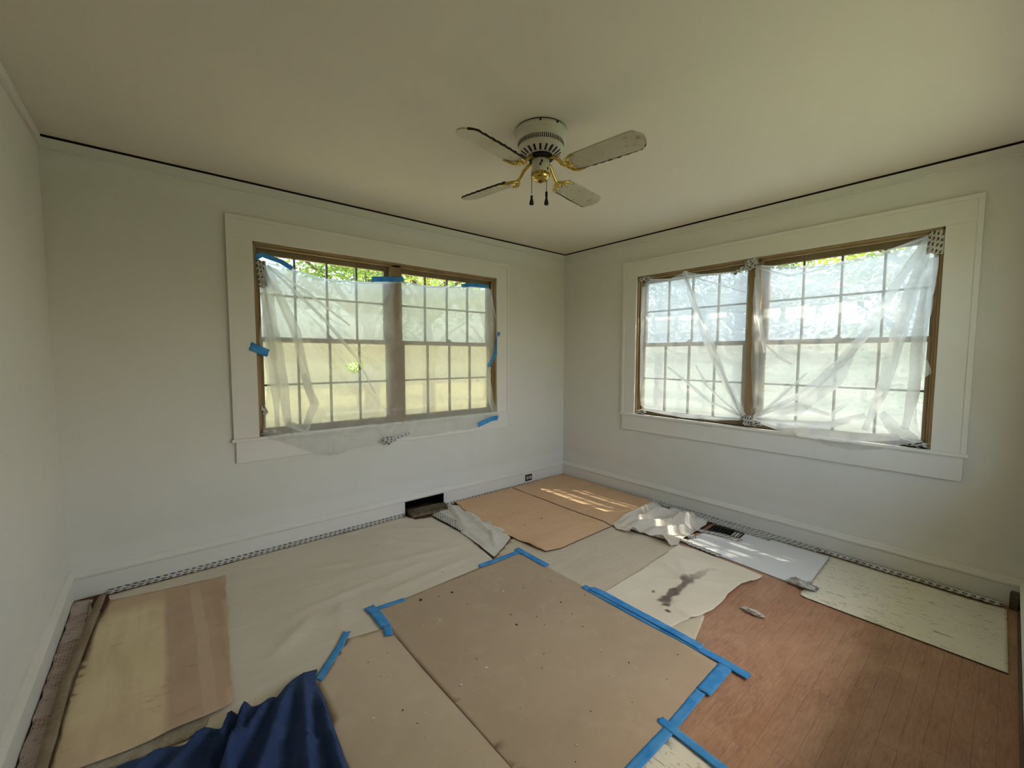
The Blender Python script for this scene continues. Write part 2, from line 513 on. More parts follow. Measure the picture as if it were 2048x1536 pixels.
# ------------------------------------------------------------------ mesh helpers
class MB:
    def __init__(s):
        s.v = []
        s.f = []
        s.uv = None

    def box(s, a, b):
        x0, y0, z0 = [min(p, q) for p, q in zip(a, b)]
        x1, y1, z1 = [max(p, q) for p, q in zip(a, b)]
        i = len(s.v)
        s.v += [(x0, y0, z0), (x1, y0, z0), (x1, y1, z0), (x0, y1, z0), (x0, y0, z1), (x1, y0, z1), (x1, y1, z1), (x0, y1, z1)]
        s.f += [tuple(i + k for k in q) for q in ((0, 3, 2, 1), (4, 5, 6, 7), (0, 1, 5, 4), (1, 2, 6, 5), (2, 3, 7, 6), (3, 0, 4, 7))]
        return s

    def loft(s, rings, cap=True, closed=True):
        i = len(s.v)
        n = len(rings[0])
        for r in rings:
            s.v += [tuple(p) for p in r]
        m = n if closed else n - 1
        for a in range(len(rings) - 1):
            for k in range(m):
                k2 = (k + 1) % n
                s.f.append((i + a * n + k, i + a * n + k2, i + (a + 1) * n + k2, i + (a + 1) * n + k))
        if cap:
            s.f.append(tuple(i + k for k in reversed(range(n))))
            j = i + (len(rings) - 1) * n
            s.f.append(tuple(j + k for k in range(n)))
        return s

    def lathe(s, prof, c=(0, 0), n=40, cap=True):
        rings = [[(c[0] + r * math.cos(2 * PI * k / n), c[1] + r * math.sin(2 * PI * k / n), z) for k in range(n)] for r, z in prof]
        return s.loft(rings, cap)

    def tube(s, pts, r, n=8):
        pts = [Vector(p) for p in pts]
        rs = r if isinstance(r, (list, tuple)) else [r] * len(pts)
        rings = []
        prev = None
        for i, p in enumerate(pts):
            t = (pts[min(i + 1, len(pts) - 1)] - pts[max(i - 1, 0)]).normalized()
            if prev is None:
                ref = Vector((0, 0, 1)) if abs(t.z) < 0.9 else Vector((1, 0, 0))
                a = t.cross(ref).normalized()
            else:
                a = (prev - t * prev.dot(t)).normalized()
            prev = a
            b = t.cross(a)
            rings.append([p + (a * math.cos(2 * PI * k / n) + b * math.sin(2 * PI * k / n)) * rs[i] for k in range(n)])
        return s.loft(rings)

    def prism(s, poly, a, b):
        """poly: list of 3d points (planar), extruded by vector b-a"""
        d = Vector(b) - Vector(a)
        return s.loft([[Vector(p) for p in poly], [Vector(p) + d for p in poly]])

    def build(s, name, mat, parent=None, smooth=False, bevel=0.0):
        me = bpy.data.meshes.new(name)
        me.from_pydata([tuple(p) for p in s.v], [], s.f)
        me.update()
        bm = bmesh.new()
        bm.from_mesh(me)
        bmesh.ops.recalc_face_normals(bm, faces=bm.faces)
        bm.to_mesh(me)
        bm.free()
        return link(name, me, mat, parent, smooth, bevel)


def link(name, me, mat, parent=None, smooth=False, bevel=0.0):
    o = bpy.data.objects.new(name, me)
    if mat:
        me.materials.append(MATS[mat] if isinstance(mat, str) else mat)
    if smooth:
        for p in me.polygons:
            p.use_smooth = True
    C.objects.link(o)
    if parent:
        o.parent = parent
    if bevel:
        m = o.modifiers.new('bevel', 'BEVEL')
        m.width = bevel
        m.segments = 2
        m.limit_method = 'ANGLE'
    return o


def tag(o, label, cat, group=None, kind=None):
    o['label'] = label
    o['category'] = cat
    if group:
        o['group'] = group
    if kind:
        o['kind'] = kind
    return o


def struct(o, label=None):
    o['kind'] = 'structure'
    if label:
        o['label'] = label
    return o


def empty(name, loc=(0, 0, 0)):
    o = bpy.data.objects.new(name, None)
    o.empty_display_size = 0.1
    o.location = loc
    C.objects.link(o)
    return o


def ns(x, y, z=0.0):
    return noise.noise(Vector((x, y, z)))


def inside(pt, poly):
    x, y = pt
    c = False
    n = len(poly)
    for i in range(n):
        x1, y1 = poly[i]
        x2, y2 = poly[(i + 1) % n]
        if (y1 > y) != (y2 > y) and x < (x2 - x1) * (y - y1) / (y2 - y1) + x1:
            c = not c
    return c


def seg_d(px, py, a, b):
    ax, ay = a
    bx, by = b
    dx, dy = bx - ax, by - ay
    L = dx * dx + dy * dy
    t = max(0, min(1, ((px - ax) * dx + (py - ay) * dy) / L)) if L else 0
    ex, ey = px - ax - t * dx, py - ay - t * dy
    return math.hypot(ex, ey), t, (dx * ey - dy * ex)


def resample(poly, step, rag=0.0, seed=0.0, close=True):
    out = []
    n = len(poly)
    for i in range(n if close else n - 1):
        a, b = poly[i], poly[(i + 1) % n]
        L = math.hypot(b[0] - a[0], b[1] - a[1])
        m = max(1, int(L / step))
        nx, ny = -(b[1] - a[1]) / (L or 1), (b[0] - a[0]) / (L or 1)
        for k in range(m):
            t = k / m
            x, y = a[0] + (b[0] - a[0]) * t, a[1] + (b[1] - a[1]) * t
            if k and rag:
                q = rag * (ns(x * 22 + seed, y * 22) + 0.6 * ns(x * 7, y * 7 + seed))
                x += nx * q
                y += ny * q
            out.append((x, y))
    return out


def sheet(name, poly, fn, mat, res=0.03, rag=0.0, seed=0.0, thick=0.0015, parent=None, holes=(), smooth=True, uvs=None):
    """a thin sheet: outline in surface coordinates, fn(a, b) -> 3d point, real thickness"""
    b = resample(poly, res, rag, seed)
    hb = [resample(h, res * 0.5) for h in holes]
    pts = list(b)
    edges = [(i, (i + 1) % len(b)) for i in range(len(b))]
    for h in hb:
        o = len(pts)
        pts += h
        edges += [(o + i, o + (i + 1) % len(h)) for i in range(len(h))]
    x0, x1 = min(p[0] for p in b), max(p[0] for p in b)
    y0, y1 = min(p[1] for p in b), max(p[1] for p in b)
    nx, ny = int((x1 - x0) / res), int((y1 - y0) / res)
    for i in range(nx + 1):
        for j in range(ny + 1):
            p = (x0 + (i + 0.5 + 0.3 * ns(i * 0.7, j * 0.9, 3)) * res, y0 + (j + 0.5 + 0.3 * ns(i * 0.9, j * 0.7, 8)) * res)
            if inside(p, b):
                pts.append(p)
    v, e, f, *_ = delaunay_2d_cdt([Vector(p) for p in pts], edges, [], 1, 1e-5)
    faces = []
    for q in f:
        cx = sum(v[i].x for i in q) / len(q)
        cy = sum(v[i].y for i in q) / len(q)
        if not inside((cx, cy), b) or any(inside((cx, cy), h) for h in hb):
            continue
        faces.append(tuple(q))
    me = bpy.data.meshes.new(name)
    me.from_pydata([tuple(fn(p.x, p.y)) for p in v], [], faces)
    me.update()
    uv = me.uv_layers.new(name='UVMap')
    for li, lp in enumerate(me.loops):
        q = v[lp.vertex_index]
        uv.data[li].uv = (q.x, q.y) if uvs is None else uvs(q.x, q.y)
    o = link(name, me, mat, parent, smooth)
    if thick:
        m = o.modifiers.new('solid', 'SOLIDIFY')
        m.thickness = thick
        m.offset = 0
    return o


def strip(name, pts, width, normal, mat, thick=0.0006, parent=None, wob=0.0, seed=0.0, torn=0.006, step=0.012, cols=5, curl=None):
    """tape: centre line of 3d points, constant width, torn ends"""
    P = [Vector(p) for p in pts]
    N = Vector(normal).normalized()
    line = []
    for i in range(len(P) - 1):
        L = (P[i + 1] - P[i]).length
        m = max(1, int(L / step))
        for k in range(m):
            line.append(P[i].lerp(P[i + 1], k / m))
    line.append(P[-1])
    n = len(line)
    V, UV, Fc = [], [], []
    u = 0.0
    for i, c in enumerate(line):
        t = (line[min(i + 1, n - 1)] - line[max(i - 1, 0)]).normalized()
        s = N.cross(t).normalized()
        if i:
            u += (line[i] - line[i - 1]).length
        for k in range(cols):
            a = k / (cols - 1) - 0.5
            p = c + s * a * width
            if i in (0, n - 1):
                p += t * torn * random.uniform(-1, 1)
            h = wob * (ns(p.x * 30 + seed, p.y * 30, p.z * 30) * 0.7 + 0.5 * ns(u * 60, k + seed))
            if curl:
                h += curl(u, a)
            V.append(p + N * h)
            UV.append((u, (a + 0.5) * width))
    for i in range(n - 1):
        for k in range(cols - 1):
            j = i * cols + k
            Fc.append((j, j + 1, j + cols + 1, j + cols))
    me = bpy.data.meshes.new(name)
    me.from_pydata([tuple(p) for p in V], [], Fc)
    me.update()
    uv = me.uv_layers.new(name='UVMap')
    for li, lp in enumerate(me.loops):
        uv.data[li].uv = UV[lp.vertex_index]
    o = link(name, me, mat, parent, True)
    m = o.modifiers.new('solid', 'SOLIDIFY')
    m.thickness = thick
    m.offset = 1
    return o


# ------------------------------------------------------------------ the room
LX, LY, H = -4.1357, -3.549, 2.6      # x of the left wall, y of the near wall, ceiling height
T = 0.16                             # wall thickness
GAP = 0.013                          # open joint under the ceiling
ZT, ZS = 2.207, 0.840                # window opening head and stool
AX0, AX1 = -3.157, -1.02             # window opening in the back wall
BY0, BY1 = -0.986, -3.125            # window opening in the right wall
VX0, VX1, VZ = -2.06, -1.665, 0.124  # duct hole in the back wall

mb = MB()
hw = H - GAP
mb.box((LX - T, 0, -0.2), (AX0, T, hw)).box((AX1, 0, -0.2), (T, T, hw)).box((AX0, 0, ZT), (AX1, T, hw))
mb.box((AX0, 0, VZ), (AX1, T, ZS)).box((AX0, 0, -0.2), (VX0, T, VZ)).box((VX1, 0, -0.2), (AX1, T, VZ))
struct(mb.build('wall_back', 'wall'), 'pale greenish grey plaster wall with the blue-taped window')
mb = MB()
mb.box((0, 0, -0.2), (T, BY0, hw)).box((0, BY1, -0.2), (T, LY - T, hw)).box((0, BY0, ZT), (T, BY1, hw)).box((0, BY0, -0.2), (T, BY1, ZS))
struct(mb.build('wall_right', 'wall'), 'pale greenish grey plaster wall with the sunlit draped window')
mb = MB().box((LX - T, T, -0.2), (LX, LY - T, H))
struct(mb.build('wall_left', 'wall_l'), 'bare pale grey wall along the left edge')
# near wall behind the viewer, with a door and an added fill-light window
OX0, OX1, OZ = -4.0, -3.2, 2.05
WX0, WX1 = -2.25, -0.50
mb = MB().box((LX - T, LY - T, -0.2), (OX0, LY, H)).box((OX0, LY - T, OZ), (OX1, LY, H)).box((OX1, LY - T, -0.2), (WX0, LY, H))
mb.box((WX0, LY - T, -0.2), (WX1, LY, ZS)).box((WX0, LY - T, ZT), (WX1, LY, H)).box((WX1, LY - T, -0.2), (T, LY, H))
struct(mb.build('wall_front', 'wall'), 'pale wall at the right edge beside the viewer')
mb = MB().box((LX - 0.5, 0.5, H), (0.20, LY - 0.9, H + 0.12))  # overhang past the near wall is added to block the sun
struct(mb.build('ceiling', 'ceil'), 'flat warm white ceiling')
# dark unpainted joint left open between the crown strip and the ceiling
mb = MB().box((LX, -0.0150, hw - 0.001), (0.0, T, H)).box((-0.0150, 0.0, hw - 0.001), (T, LY, H))
struct(mb.build('trim_1', 'gap'), 'dark open joint between wall and ceiling')

# crown strips: thin flat boards below the joint
for n, (a, b) in enumerate((((LX, -0.016, 2.535), (0, 0, hw)), ((-0.016, 0, 2.535), (0, LY, hw)))):
    o = MB().box(a, b)
    if n == 0:
        o.box((LX, -0.022, 2.530), (0, 0, 2.540))
    else:
        o.box((-0.022, 0, 2.530), (0, LY, 2.540))
    struct(o.build('trim_%d' % (n + 2), 'wall', bevel=0.002), 'flat painted strip under the ceiling')
o = MB().box((LX, 0, 2.545), (LX + 0.014, LY, H)).box((LX, 0, 2.541), (LX + 0.018, LY, 2.549))
struct(o.build('trim_4', 'wall_l', bevel=0.002), 'flat painted strip above the left wall')

# baseboards: board with moulded cap
CAP = [(0, 0.120), (0.024, 0.120), (0.031, 0.128), (0.031, 0.139), (0.020, 0.148), (0.017, 0.156), (0.009, 0.163), (0, 0.166)]


def base_run(name, p0, p1, nrm, cuts=(), label=None):
    p0, p1, nrm = Vector(p0), Vector(p1), Vector(nrm)
    d = (p1 - p0)
    L = d.length
    d.normalize()
    root = empty(name, p0)
    struct(root, label)
    inv = Matrix.Translation(-p0)
    prof = [p0 + nrm * a + Vector((0, 0, b)) for a, b in CAP]
    m = MB().loft([prof, [q + d * L for q in prof]])
    m.v = [tuple(inv @ Vector(q)) for q in m.v]
    m.build('cap_moulding', 'trim', root, bevel=0.001)
    s = 0.0
    for a, b in list(cuts) + [(L, L)]:
        if a > s:
            q = [p0 + d * s, p0 + d * s + nrm * 0.022, p0 + d * a + nrm * 0.022, p0 + d * a]
            m = MB().prism(q, (0, 0, 0), (0, 0, 0.1235))
            m.v = [tuple(inv @ Vector(x)) for x in m.v]
            m.build('board', 'trim', root, bevel=0.0015)
        s = b
    return root


bb = base_run('baseboard_back', (LX, 0, 0), (0, 0, 0), (0, -1, 0), [(VX0 - LX, VX1 - LX)], 'painted baseboard with a black duct hole cut through')
base_run('baseboard_right', (0, LY, 0), (0, 0, 0), (-1, 0, 0), [(0.0, 0.030)], 'painted baseboard below the sunlit window')
base_run('baseboard_left', (LX, LY, 0), (LX, 0, 0), (1, 0, 0), (), 'painted baseboard along the left wall')
base_run('baseboard_front', (0, LY, 0), (OX1, LY, 0), (0, 1, 0), (), 'painted baseboard at the right edge')
# the duct behind the hole
m = MB()
m.box((VX0 - 0.01, T, -0.25), (VX1 + 0.01, T + 0.01, VZ + 0.02)).box((VX0 - 0.01, 0.001, VZ), (VX1 + 0.01, T, VZ + 0.01))
m.box((VX0 - 0.01, 0.001, -0.2), (VX0, T, VZ)).box((VX1, 0.001, -0.2), (VX1 + 0.01, T, VZ)).box((VX0, 0.001, -0.2), (VX1, T, -0.19))
m.box((VX0 + 0.0, -0.0215, 0.0), (VX0 + 0.006, 0.001, VZ)).box((VX1 - 0.006, -0.0215, 0.0), (VX1, 0.001, VZ))
tag(m.build('air_duct', 'black'), 'black empty duct opening cut into the back baseboard', 'duct')

# floor: base slab with oak strips where it lies bare
fl = MB().box((LX - T, T, -0.20), (T, LY - T, -0.012)).build('floor', 'subfloor')
struct(fl, 'worn reddish brown oak strip floor')
PW = 0.0572
rows = int((3.53 - 1.86) / PW)
mesh_cache = {}
pr = random.Random(3)
for r in range(rows + 1):
    yc = -1.86 - (r + 0.5) * PW
    x = -2.75 + pr.uniform(-0.5, 0)
    while x < 0.0:
        L = pr.choice((0.28, 0.36, 0.45, 0.55, 0.7, 0.9))
        a, b = max(x, -2.75), min(x + L, 0.0)
        if b - a > 0.03:
            key = round(b - a, 3)
            if key not in mesh_cache:
                q = MB()
                hw_, g = key / 2 - 0.0002, 0.0002
                rings = []
                for zz, ins in ((-0.012, 0), (-0.0005, 0), (0.0, 0.0005)):
                    rings.append([(-hw_ + ins, -PW / 2 + g + ins, zz), (hw_ - ins, -PW / 2 + g + ins, zz), (hw_ - ins, PW / 2 - g - ins, zz), (-hw_ + ins, PW / 2 - g - ins, zz)])
                q.loft(rings)
                me = bpy.data.meshes.new('floor_plank')
                me.from_pydata([tuple(c) for c in q.v], [], q.f)
                me.materials.append(MATS['plank'])
                mesh_cache[key] = me
            o = bpy.data.objects.new('floor_plank', mesh_cache[key])
            o.location = ((a + b) / 2, yc, pr.uniform(-0.0003, 0.0))
            o.parent = fl
            C.objects.link(o)
        x += L
# covered remainder of the strip floor
q = MB().box((LX, 0, -0.012), (0, -1.86, -0.0008)).box((LX, -1.86, -0.012), (-2.75, LY, -0.0008)).box((-2.75, -1.86 - (rows + 1) * PW, -0.012), (0, LY, -0.0008))
q.build('covered_boards', 'subfloor', fl)


# ------------------------------------------------------------------ windows
def make_window(name, to3, a0, a1, label, muls, flip):
    """to3(a, d, z): a along the wall, d = depth (negative into the room)."""
    root = empty(name)
    struct(root, label)
    s = 1 if a1 > a0 else -1

    def bx(nm, a, b, d0, d1, z0, z1, mat, parent=root, bevel=0.0015):
        m = MB().box(to3(a, d0, z0), to3(b, d1, z1))
        return m.build(nm, mat, parent, bevel=bevel)

    cw = 0.150
    # side casings, head casing, back-band edge
    for (p, q, out) in ((a0 - s * cw, a0, a0 - s * cw), (a1, a1 + s * cw, a1 + s * cw)):
        bx('casing_board', p, q, -0.020, 0.0, ZS, ZT, 'trim')
    bx('casing_board', a0 - s * cw, a1 + s * cw, -0.020, 0.0, ZT, ZT + cw, 'trim')
    e = 0.022
    bx('back_band', a0 - s * (cw + 0.004), a0 - s * (cw - e), -0.027, 0.0, ZS, ZT + cw - e, 'trim')
    bx('back_band', a1 + s * (cw - e), a1 + s * (cw + 0.004), -0.027, 0.0, ZS, ZT + cw - e, 'trim')
    bx('back_band', a0 - s * (cw + 0.004), a1 + s * (cw + 0.004), -0.027, 0.0, ZT + cw - e, ZT + cw + 0.004, 'trim')
    # stool and apron
    bx('stool', a0 - s * (cw + 0.015), a1 + s * (cw + 0.015), -0.036, 0.10, ZS - 0.022, ZS, 'trim', bevel=0.004)
    bx('apron', a0 - s * (cw - 0.008), a1 + s * (cw - 0.008), -0.020, 0.0, 0.670, ZS - 0.022, 'trim')
    # jamb liners and stops
    bx('jamb', a0, a0 + s * 0.014, 0.0, 0.15, ZS, ZT, 'tanwood')
    bx('jamb', a1 - s * 0.014, a1, 0.0, 0.15, ZS, ZT, 'tanwood')
    bx('head_jamb', a0, a1, 0.0, 0.15, ZT - 0.014, ZT, 'tanwood')
    bx('stop', a0 + s * 0.014, a1 - s * 0.014, 0.022, 0.042, ZT - 0.030, ZT - 0.014, 'tanwood')
    bx('stop', a0 + s * 0.014, a0 + s * 0.028, 0.022, 0.042, ZS, ZT - 0.030, 'tanwood')
    bx('stop', a1 - s * 0.028, a1 - s * 0.014, 0.022, 0.042, ZS, ZT - 0.030, 'tanwood')
    bx('exterior_sill', a0, a1, 0.10, 0.22, ZS - 0.03, ZS - 0.002, 'sash')
    mc, mw = muls
    bx('mullion', mc - 0.045, mc + 0.045, 0.022, 0.15, ZS, ZT - 0.014, 'tanwood', bevel=0.003)
    units = ((a0 + s * 0.016, mc - s * 0.046), (mc + s * 0.046, a1 - s * 0.016))
    zm = 1.533
    for (u0, u1) in units:
        for up in (True, False):
            d0, d1 = (0.086, 0.120) if up else (0.044, 0.080)
            z0, z1 = (zm - 0.018, ZT - 0.016) if up else (ZS, zm + 0.018)
            st, top, bot = 0.036, (0.050 if up else 0.034), (0.034 if up else 0.046)
            m = MB()
            m.box(to3(u0, d0, z0), to3(u0 + s * st, d1, z1)).box(to3(u1 - s * st, d0, z0), to3(u1, d1, z1))
            m.box(to3(u0 + s * st, d0, z1 - top), to3(u1 - s * st, d1, z1)).box(to3(u0 + s * st, d0, z0), to3(u1 - s * st, d1, z0 + bot))
            sash = m.build('sash', 'sash' if up else 'sash', root)
            g0, g1 = u0 + s * st, u1 - s * st
            h0, h1 = z0 + bot, z1 - top
            mu = 0.0135
            cols = [g0 + (g1 - g0) * k / 4 for k in range(5)]
            zr = 1.862 if up else 1.200
            dm0, dm1 = d0 + 0.006, d1 - 0.006
            for k in (1, 2, 3):
                MB().box(to3(cols[k] - mu / 2, dm0, h0), to3(cols[k] + mu / 2, dm1, h1)).build('muntin', 'muntin', sash)
            for k in range(4):
                ca = cols[k] + (s * mu / 2 if k else 0)
                cb = cols[k + 1] - (s * mu / 2 if k < 3 else 0)
                MB().box(to3(ca, dm0, zr - mu / 2), to3(cb, dm1, zr + mu / 2)).build('muntin', 'muntin', sash)
                for (p, q_) in ((h0, zr - mu / 2), (zr + mu / 2, h1)):
                    dd = (d0 + d1) / 2
                    MB().box(to3(ca, dd - 0.0015, p), to3(cb, dd + 0.0015, q_)).build('pane', 'glass', sash)
            if not up:
                cc = (u0 + u1) / 2
                m = MB().box(to3(cc - 0.022, d0 + 0.004, z1), to3(cc + 0.022, d0 + 0.030, z1 + 0.010))
                m.lathe([(0.011, z1 + 0.010), (0.011, z1 + 0.020), (0.006, z1 + 0.024)], to3(cc, d0 + 0.016, 0)[:2], 12)
                m.build('sash_lock', 'lock', sash)
                m = MB().box(to3(cc - 0.045, d0 - 0.004, z0 + 0.016), to3(cc + 0.045, d0, z0 + 0.034))
                m.box(to3(cc - 0.040, d0 - 0.014, z0 + 0.016), to3(cc + 0.040, d0 - 0.004, z0 + 0.022))
                m.build('sash_lift', 'lock', sash)
    return root


win_a = make_window('window_1', lambda a, d, z: (a, d, z), AX0, AX1, 'double window in the back wall behind the blue-taped film', (-2.092, 0.09), 1)
win_b = make_window('window_2', lambda a, d, z: (d, a, z), BY0, BY1, 'sunlit double window in the right wall behind bunched film', (-2.058, 0.09), -1)

# door behind the photographer
q = MB()
q.box((OX0 - 0.11, LY, 0), (OX0, LY + 0.018, OZ + 0.11)).box((OX1, LY, 0), (OX1 + 0.11, LY + 0.018, OZ + 0.11)).box((OX0, LY, OZ), (OX1, LY + 0.018, OZ + 0.11))
q.box((OX0, LY - T, 0), (OX0 + 0.016, LY, OZ)).box((OX1 - 0.016, LY - T, 0), (OX1, LY, OZ)).box((OX0, LY - T, OZ - 0.016), (OX1, LY, OZ))
dr = struct(q.build('door_1', 'trim', bevel=0.002), 'closed painted door behind the viewer')
q = MB().box((OX0 + 0.016, LY - 0.075, 0.005), (OX1 - 0.016, LY - 0.035, OZ - 0.016))
q.build('door_leaf', 'trim', dr, bevel=0.002)
for z0, z1 in ((0.22, 0.95), (1.10, 1.90)):
    MB().box((OX0 + 0.11, LY - 0.035, z0), (OX1 - 0.11, LY - 0.029, z1)).build('door_panel', 'trim', dr, bevel=0.002)
# unseen window added beside it to brighten the room
q = MB()
for a, b in ((WX0 - 0.11, WX0), (WX1, WX1 + 0.11)):
    q.box((a, LY, ZS), (b, LY + 0.018, ZT))
q.box((WX0 - 0.11, LY, ZT), (WX1 + 0.11, LY + 0.018, ZT + 0.11)).box((WX0 - 0.13, LY - T, ZS - 0.022), (WX1 + 0.13, LY + 0.03, ZS))
for a in (WX0, (WX0 + WX1) / 2 - 0.03, WX1 - 0.06):
    q.box((a, LY - 0.10, ZS), (a + 0.06, LY - 0.06, ZT))
for z in (ZS, 1.51, ZT - 0.05):
    q.box((WX0, LY - 0.10, z), (WX1, LY - 0.06, z + 0.05))
struct(q.build('fill_window', 'trim', bevel=0.002), 'unseen window added to the near wall for fill light')


# ------------------------------------------------------------------ plastic films
def ridge(x, z, folds):
    h = 0.0
    for (a, b, wd, amp) in folds:
        d, t, sgn = seg_d(x, z, a, b)
        wv = wd * (0.25 + 0.75 * math.sin(PI * min(1, max(0, 0.08 + 0.84 * t))))
        h += amp * math.exp(-(d / wv) ** 2)
    return h


def film_depth(z, hang):
    """depth of the film: inside the reveal, then out over the stool nose and down the apron"""
    if z > 0.95:
        return 0.008
    if z > ZS + 0.004:
        t = (0.95 - z) / (0.95 - ZS - 0.004)
        return 0.008 - t * (0.052 if hang else 0.020)
    return -0.044 + 0.012 * min(1, (ZS - z) / 0.1)


foldsA = [((-3.08, 2.06), (-2.25, 1.30), 0.020, -0.020), ((-3.07, 2.04), (-2.18, 0.93), 0.016, -0.018), ((-3.08, 2.02), (-2.55, 1.20), 0.016, 0.014),
          ((-3.09, 2.0), (-2.72, 0.92), 0.025, -0.026), ((-3.10, 1.98), (-2.86, 0.88), 0.022, 0.020), ((-3.10, 1.96), (-2.95, 0.86), 0.020, -0.026),
          ((-3.11, 1.9), (-3.02, 0.90), 0.016, 0.018), ((-3.05, 2.07), (-2.35, 2.0), 0.012, -0.010), ((-2.10, 2.05), (-2.32, 1.55), 0.012, -0.010),
          ((-1.11, 2.08), (-1.06, 1.40), 0.014, -0.014), ((-1.10, 1.32), (-1.12, 0.86), 0.014, -0.018), ((-1.14, 1.32), (-1.40, 0.92), 0.010, -0.012),
          ((-2.24, 0.70), (-2.32, 0.90), 0.016, -0.012), ((-2.24, 0.70), (-2.05, 0.88), 0.014, -0.010), ((-2.24, 0.70), (-2.60, 0.80), 0.014, -0.010)]


def film_a(x, z):
    d = film_depth(z, True) + ridge(x, z, foldsA) + 0.005 * ns(x * 5, z * 5, 1) + 0.0025 * ns(x * 17, z * 14, 4)
    if z < ZS + 0.02:
        d = min(d, -0.040)
    elif z < 0.95:
        d = min(d, 0.016)
    return (x, min(d, 0.019), z)


fa = [(-3.076, 2.083), (-2.906, 2.057), (-2.80, 2.026), (-2.717, 2.011), (-2.6, 2.008), (-2.492, 2.011), (-2.309, 2.026), (-2.166, 2.049), (-2.038, 2.068), (-1.95, 2.058), (-1.827, 2.053), (-1.7, 2.06), (-1.566, 2.077), (-1.398, 2.09), (-1.11, 2.111),
      (-1.034, 1.887), (-0.985, 1.666), (-1.035, 1.46), (-1.111, 1.301), (-1.07, 1.12), (-1.047, 0.964), (-1.021, 0.779), (-1.256, 0.716), (-1.40, 0.700), (-1.577, 0.703), (-1.792, 0.695), (-2.0, 0.704), (-2.088, 0.706), (-2.248, 0.682), (-2.40, 0.676), (-2.522, 0.664), (-2.633, 0.640), (-2.70, 0.645), (-2.824, 0.687), (-2.961, 0.763), (-3.074, 0.819), (-3.140, 0.846),
      (-3.120, 1.0), (-3.105, 1.10), (-3.09, 1.25), (-3.105, 1.385), (-3.135, 1.52), (-3.12, 1.667), (-3.09, 1.809), (-3.085, 1.948)]
film1 = sheet('plastic_film', fa, film_a, 'film', res=0.017, thick=0.0, rag=0.004,
              holes=[[(-2.520, 1.323), (-2.500, 1.355), (-2.460, 1.374), (-2.418, 1.375), (-2.414, 1.309), (-2.447, 1.287), (-2.499, 1.296)]])
tag(film1, 'milky plastic film held by blue tape over the back window', 'plastic film')


def pleat(parent, pts, wid, fn, mat='film_fold', off=-0.006, axis='A'):
    """a gathered fold: a second thickness of film lying on the first"""
    V, Fc = [], []
    line = resample(pts, 0.03, close=False) + [pts[-1]]
    n = len(line)
    K = 5
    for i, (x, z) in enumerate(line):
        t = i / (n - 1)
        a = line[max(i - 1, 0)]
        b = line[min(i + 1, n - 1)]
        L = math.hypot(b[0] - a[0], b[1] - a[1]) or 1
        px, pz = -(b[1] - a[1]) / L, (b[0] - a[0]) / L
        wv = wid * (0.35 + 0.65 * math.sin(PI * min(1, 0.12 + t * 0.8))) * (1 + 0.3 * ns(x * 9, z * 9, wid * 50))
        for k in range(K):
            c = k / (K - 1) * 2 - 1
            xx, zz = x + px * c * wv, z + pz * c * wv
            p = Vector(fn(xx, zz))
            dep = off - 0.008 * (1 - c * c) + 0.002 * ns(xx * 30, zz * 30)
            if axis == 'A':
                p.y += dep
            else:
                p.x += dep
            V.append(p)
    for i in range(n - 1):
        for k in range(K - 1):
            j = i * K + k
            Fc.append((j, j + 1, j + K + 1, j + K))
    me = bpy.data.meshes.new('pleat')
    me.from_pydata([tuple(p) for p in V], [], Fc)
    return link('pleat', me, mat, parent, True)


for pts, wd in (([(-3.08, 2.05), (-2.9, 1.6), (-2.84, 1.25), (-2.80, 1.05)], 0.035), ([(-3.09, 2.0), (-3.05, 1.6), (-3.0, 1.25), (-2.97, 0.90)], 0.045),
                ([(-3.10, 1.9), (-3.07, 1.5), (-3.04, 1.1), (-3.04, 0.90)], 0.030), ([(-3.07, 2.05), (-2.7, 1.70), (-2.45, 1.40), (-2.30, 1.10)], 0.012),
                ([(-3.07, 2.06), (-2.8, 1.88), (-2.50, 1.66)], 0.010), ([(-2.98, 0.92), (-2.86, 0.86), (-2.78, 1.05), (-2.86, 1.28)], 0.03),
                ([(-3.07, 2.07), (-2.9, 2.045), (-2.7, 2.0), (-2.3, 2.015), (-2.04, 2.055), (-1.8, 2.04), (-1.4, 2.078), (-1.12, 2.098)], 0.009),
                ([(-1.10, 2.09), (-1.04, 1.86), (-0.995, 1.68)], 0.010), ([(-1.11, 1.31), (-1.12, 1.1), (-1.10, 0.86)], 0.022)):
    pleat(film1, pts, wd, film_a)

foldsBL = [((-1.48, 2.18), (-2.01, 0.94), 0.030, -0.028), ((-1.45, 2.16), (-1.95, 0.95), 0.016, 0.016), ((-1.05, 1.35), (-2.0, 0.92), 0.014, -0.012), ((-1.3, 1.5), (-2.0, 0.93), 0.014, -0.014),
           ((-1.12, 2.15), (-1.40, 1.95), 0.010, -0.008), ((-1.11, 2.15), (-1.25, 1.80), 0.012, -0.010), ((-1.05, 2.10), (-1.06, 1.0), 0.012, -0.016), ((-1.08, 2.1), (-1.085, 1.2), 0.010, 0.012),
           ((-1.1, 0.90), (-2.0, 0.90), 0.012, -0.014), ((-1.5, 1.05), (-2.0, 0.91), 0.012, -0.012)]


def film_bl(y, z):
    d = film_depth(z, False) + ridge(y, z, foldsBL) + 0.005 * ns(y * 5, z * 5, 11) + 0.0025 * ns(y * 17, z * 14, 14)
    return (min(d, 0.019), y, max(z, ZS + 0.002))


